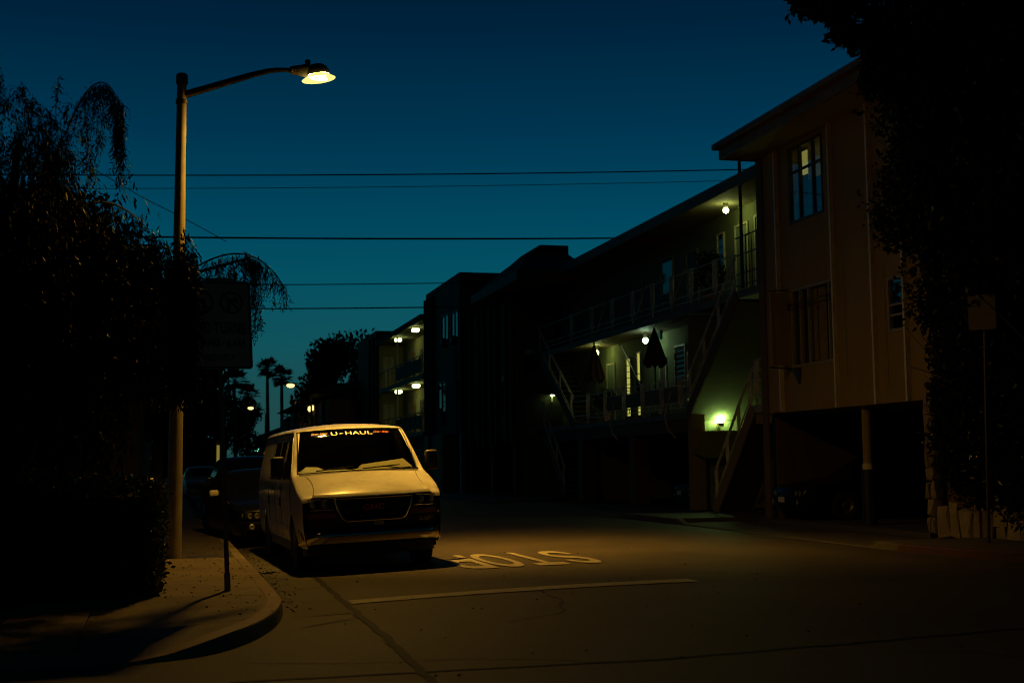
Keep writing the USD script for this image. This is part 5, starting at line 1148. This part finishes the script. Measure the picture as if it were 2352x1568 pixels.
rg = np.random.default_rng(91); n = 700
px = np.concatenate([rg.uniform(-0.1, 1.0, 260), 1.22 + np.abs(rg.normal(0, 0.12, 300)), rg.uniform(1.3, 7, 140)]); py = np.concatenate([rg.uniform(12.4, 24, 260), rg.uniform(13.5, 26, 300), rg.uniform(9, 22, 140)])
pz = np.where(px < 1.03, 0.15, road_z(px, py) + 0.008)
vv, ff = leaves(np.stack([px, py, pz], 1), np.stack([rg.normal(0, 1, n), rg.normal(0, 1, n), np.full(n, 0.12)], 1), 0.035, rg, 0.4, 0.05)
tag(obj("leaf_litter", (vv, ff), "dry_leaf", smooth=False), "small dry leaves scattered along the gutter and sidewalk", "leaves", kind="stuff")

# ================================================================== farther buildings, lamps, wires
B0 = (-7, 45, 0)
h = thing("house", "unlit dark house behind the hedge and trees on the left", "house", B0); A = Part(h, B0)
A("wall", MB().box(-16, -0.9, 38, 60, -0.05, 4.6), "stucco_dark"); A("roof", MB().tm(trimesh.convex.convex_hull(np.array([[-16.5, 37.5, 4.6], [-0.6, 37.5, 4.6], [-0.6, 60.5, 4.6], [-16.5, 60.5, 4.6], [-9, 42, 6.6], [-9, 56, 6.6]]))), "roofing")
A("door", MB().box(-5.4, -4.5, 37.96, 37.998, 0, 2.1), "door_brown"); A("window", MB().box(-8.5, -6.9, 37.96, 37.998, 1.0, 2.2), "car_glass")
B0 = (10.5, 113, 0)
h = thing("shop_building", "low dark building with two lit eave strips down the right side", "building", B0); A = Part(h, B0)
A("wall", MB().box(10.7, 20, 93, 136, -0.05, 6.2), "stucco_brown"); A("wall", MB().box(10.7, 20, 92.8, 92.99, 0, 6.2), "stucco_rust")
A("roof", MB().tm(trimesh.convex.convex_hull(np.array([[10.3, 92.6, 6.9], [10.3, 136.5, 6.9], [20, 136.5, 6.9], [20, 92.6, 6.9], [12.5, 94, 7.6], [12.5, 136, 7.9]]))), "roofing")
A("eave_light", MB().bar((10.34, 112, 7.02), (10.34, 117.5, 7.02), 0.3, 0.05), "soffit_strip"); A("eave_light", MB().bar((10.5, 108, 4.5), (10.5, 112, 4.5), 0.3, 0.05), "soffit_strip")
for y in (97, 102, 107, 114, 120, 126): A("window", MB().box(10.65, 10.698, y, y + 1.6, 3.8, 5.4), "car_glass"); A("pier", MB().box(10.5, 10.698, y - 1.4, y - 0.9, 0, 6.2), "stucco_cream")
for y in (101.5, 103.3):
    l = A("wall_lamp", MB().box(10.36, 10.698, y - 0.05, y + 0.05, 6.14, 6.24), "dark_metal"); A("lamp_globe", MB().tm(trimesh.creation.icosphere(2, 0.19).apply_transform(trimesh.transformations.scale_and_translate((0.8, 0.8, 1.2), (10.42, y, 5.98)))), "far_lamp", l, smooth=True)
B0 = (5, 203, 0)
h = thing("office_building", "distant dark building with rows of bluish lit windows at the street's end", "building", B0); A = Part(h, B0)
A("wall", MB().box(-2, 7.5, 200, 212, 0, 8.2), "stucco_dark")
for z, x0, x1 in ((7.0, 4.3, 6.4), (6.55, 3.4, 6.2), (5.9, 5.1, 6.0)):
    n_ = int((x1 - x0) / 0.28)
    for k in range(n_): A("window", MB().box(x0 + k * 0.28, x0 + k * 0.28 + 0.22, 199.9, 199.99, z, z + 0.26), "far_window")
B0 = (8, 150, 0)
h = thing("row_house", "dim yellowish house front between the far lamps", "house", B0); A = Part(h, B0)
A("wall", MB().box(12, 20, 138, 200, -0.05, 5.6), "stucco_rust"); A("roof", MB().box(11.7, 20, 138, 200, 5.602, 5.9), "roofing")
A("window", MB().box(11.9, 11.99, 150, 153, 1.2, 4.5), "far_yellow"); A("window", MB().box(11.9, 11.99, 168, 170, 1.0, 4.2), "far_yellow"); A("door", MB().box(11.9, 11.99, 143, 144.4, 0, 2.3), "door_brown")
B0 = (3.0, 95, 0)
h = thing("gate_post", "pale gate post lit yellow beside the far parked cars", "post", (3.05, 92, 0)); A = Part(h, (3.05, 92, 0))
A("post", MB().bbox(2.88, 3.2, 91.9, 92.2, 0, 3.2, 0.03), "stucco_cream"); A("cap", MB().bbox(2.82, 3.26, 91.85, 92.25, 3.2, 3.34, 0.03), "stucco_cream"); A("post_light", MB().box(2.95, 3.13, 91.86, 91.898, 1.9, 3.0), "far_yellow")

fl_ = thing("street_lamp", "nearest of the distant lamps on a curved arm beside the rounded tree", "street lamp", (10.1, 99, 0)); A = Part(fl_, (10.1, 99, 0))
A("pole", MB().tube([(10.1, 99, 0), (10.1, 99, 6.9)], [0.11, 0.07], 10), "pole_concrete")
A("arm", MB().tube([(10.1, 99, 6.8), (9.95, 99, 7.3), (9.5, 99, 7.6), (9.0, 99, 7.72), (8.75, 99, 7.70)], 0.035, 8), "dark_metal")
hh = A("lamp_head", MB().tm(hull([((8.8, 99, 7.68), (0.14, 0.12, 0.09)), ((8.5, 99, 7.66), (0.16, 0.14, 0.09))])), "lamp_housing", smooth=50)
A("lamp_bowl", MB().tm(trimesh.creation.icosphere(3, 1.0).apply_transform(trimesh.transformations.scale_and_translate((0.30, 0.2, 0.17), (8.55, 99, 7.55)))), "far_lamp", hh, smooth=True)
dup(fl_, (9.55, 141, 0.15), 0, "distant street lamp glowing above the van's left shoulder")
dup(fl_, (9.3, 205, 0.0), 0, "far small street lamp beside the sign post, upper of the pair")
dup(fl_, (9.3, 240, -0.1), 0, "far small street lamp beside the sign post, lower of the pair")
G0 = (11.6, 190, 0)
g_ = thing("traffic_signal", "green traffic signal peeping out left of the van roof", "traffic light", G0); A = Part(g_, G0)
A("post", MB().tube([(11.7, 190, 0), (11.7, 190, 4.6)], 0.08, 8), "dark_metal"); hs = A("housing", MB().bbox(11.45, 11.95, 189.85, 190.1, 3.4, 4.8, 0.05), "black_paint")
A("green_lens", MB().tm(trimesh.creation.icosphere(2, 1.0).apply_transform(trimesh.transformations.scale_and_translate((0.26, 0.1, 0.3), (11.7, 189.83, 3.85)))), "traffic_green", hs, smooth=True)
for z in (4.25, 4.6): A("dark_lens", MB().lathe([(0.15, 0), (0.001, 0.03)], (11.7, 189.85, z), (0, -1, 0), 14), "car_glass", hs)

for (xa, za, xb, zb, y, r_, lab) in ((-1.3, 10.21, 18.44, 11.28, 40, 0.020, "highest overhead wire crossing the street"), (0.36, 10.30, 19.2, 11.37, 42, 0.011, "thin overhead wire just under the highest one"),
        (0.42, 9.42, 15.98, 9.89, 46, 0.033, "thick overhead cable meeting the corridor roof"), (3.84, 9.75, 12.44, 10.03, 60, 0.024, "overhead wire ending at the flat-roofed block"), (4.38, 8.90, 11.71, 9.10, 62, 0.034, "lowest thick overhead cable crossing the street")):
    k = (zb - za) / (xb - xa); xs_ = np.linspace(-45, 60, 40)
    tag(obj("power_line", MB().tube([(x, y, za + k * (x - xa) + 0.0006 * (x - xa) * (x - xb)) for x in xs_], r_, 6), "wire_black", smooth=True), lab, "power line", "overhead wires across the street")
tag(obj("guy_wire", MB().tube([(-3.2, 26, 8.2), (-0.59, 26, 6.72), (0.23, 26, 6.32), (0.98, 26, 5.92), (3.0, 40, 3.0)][:4], 0.008, 5), "wire_black", smooth=True), "thin slanting wire dropping past the lamp pole", "power line")
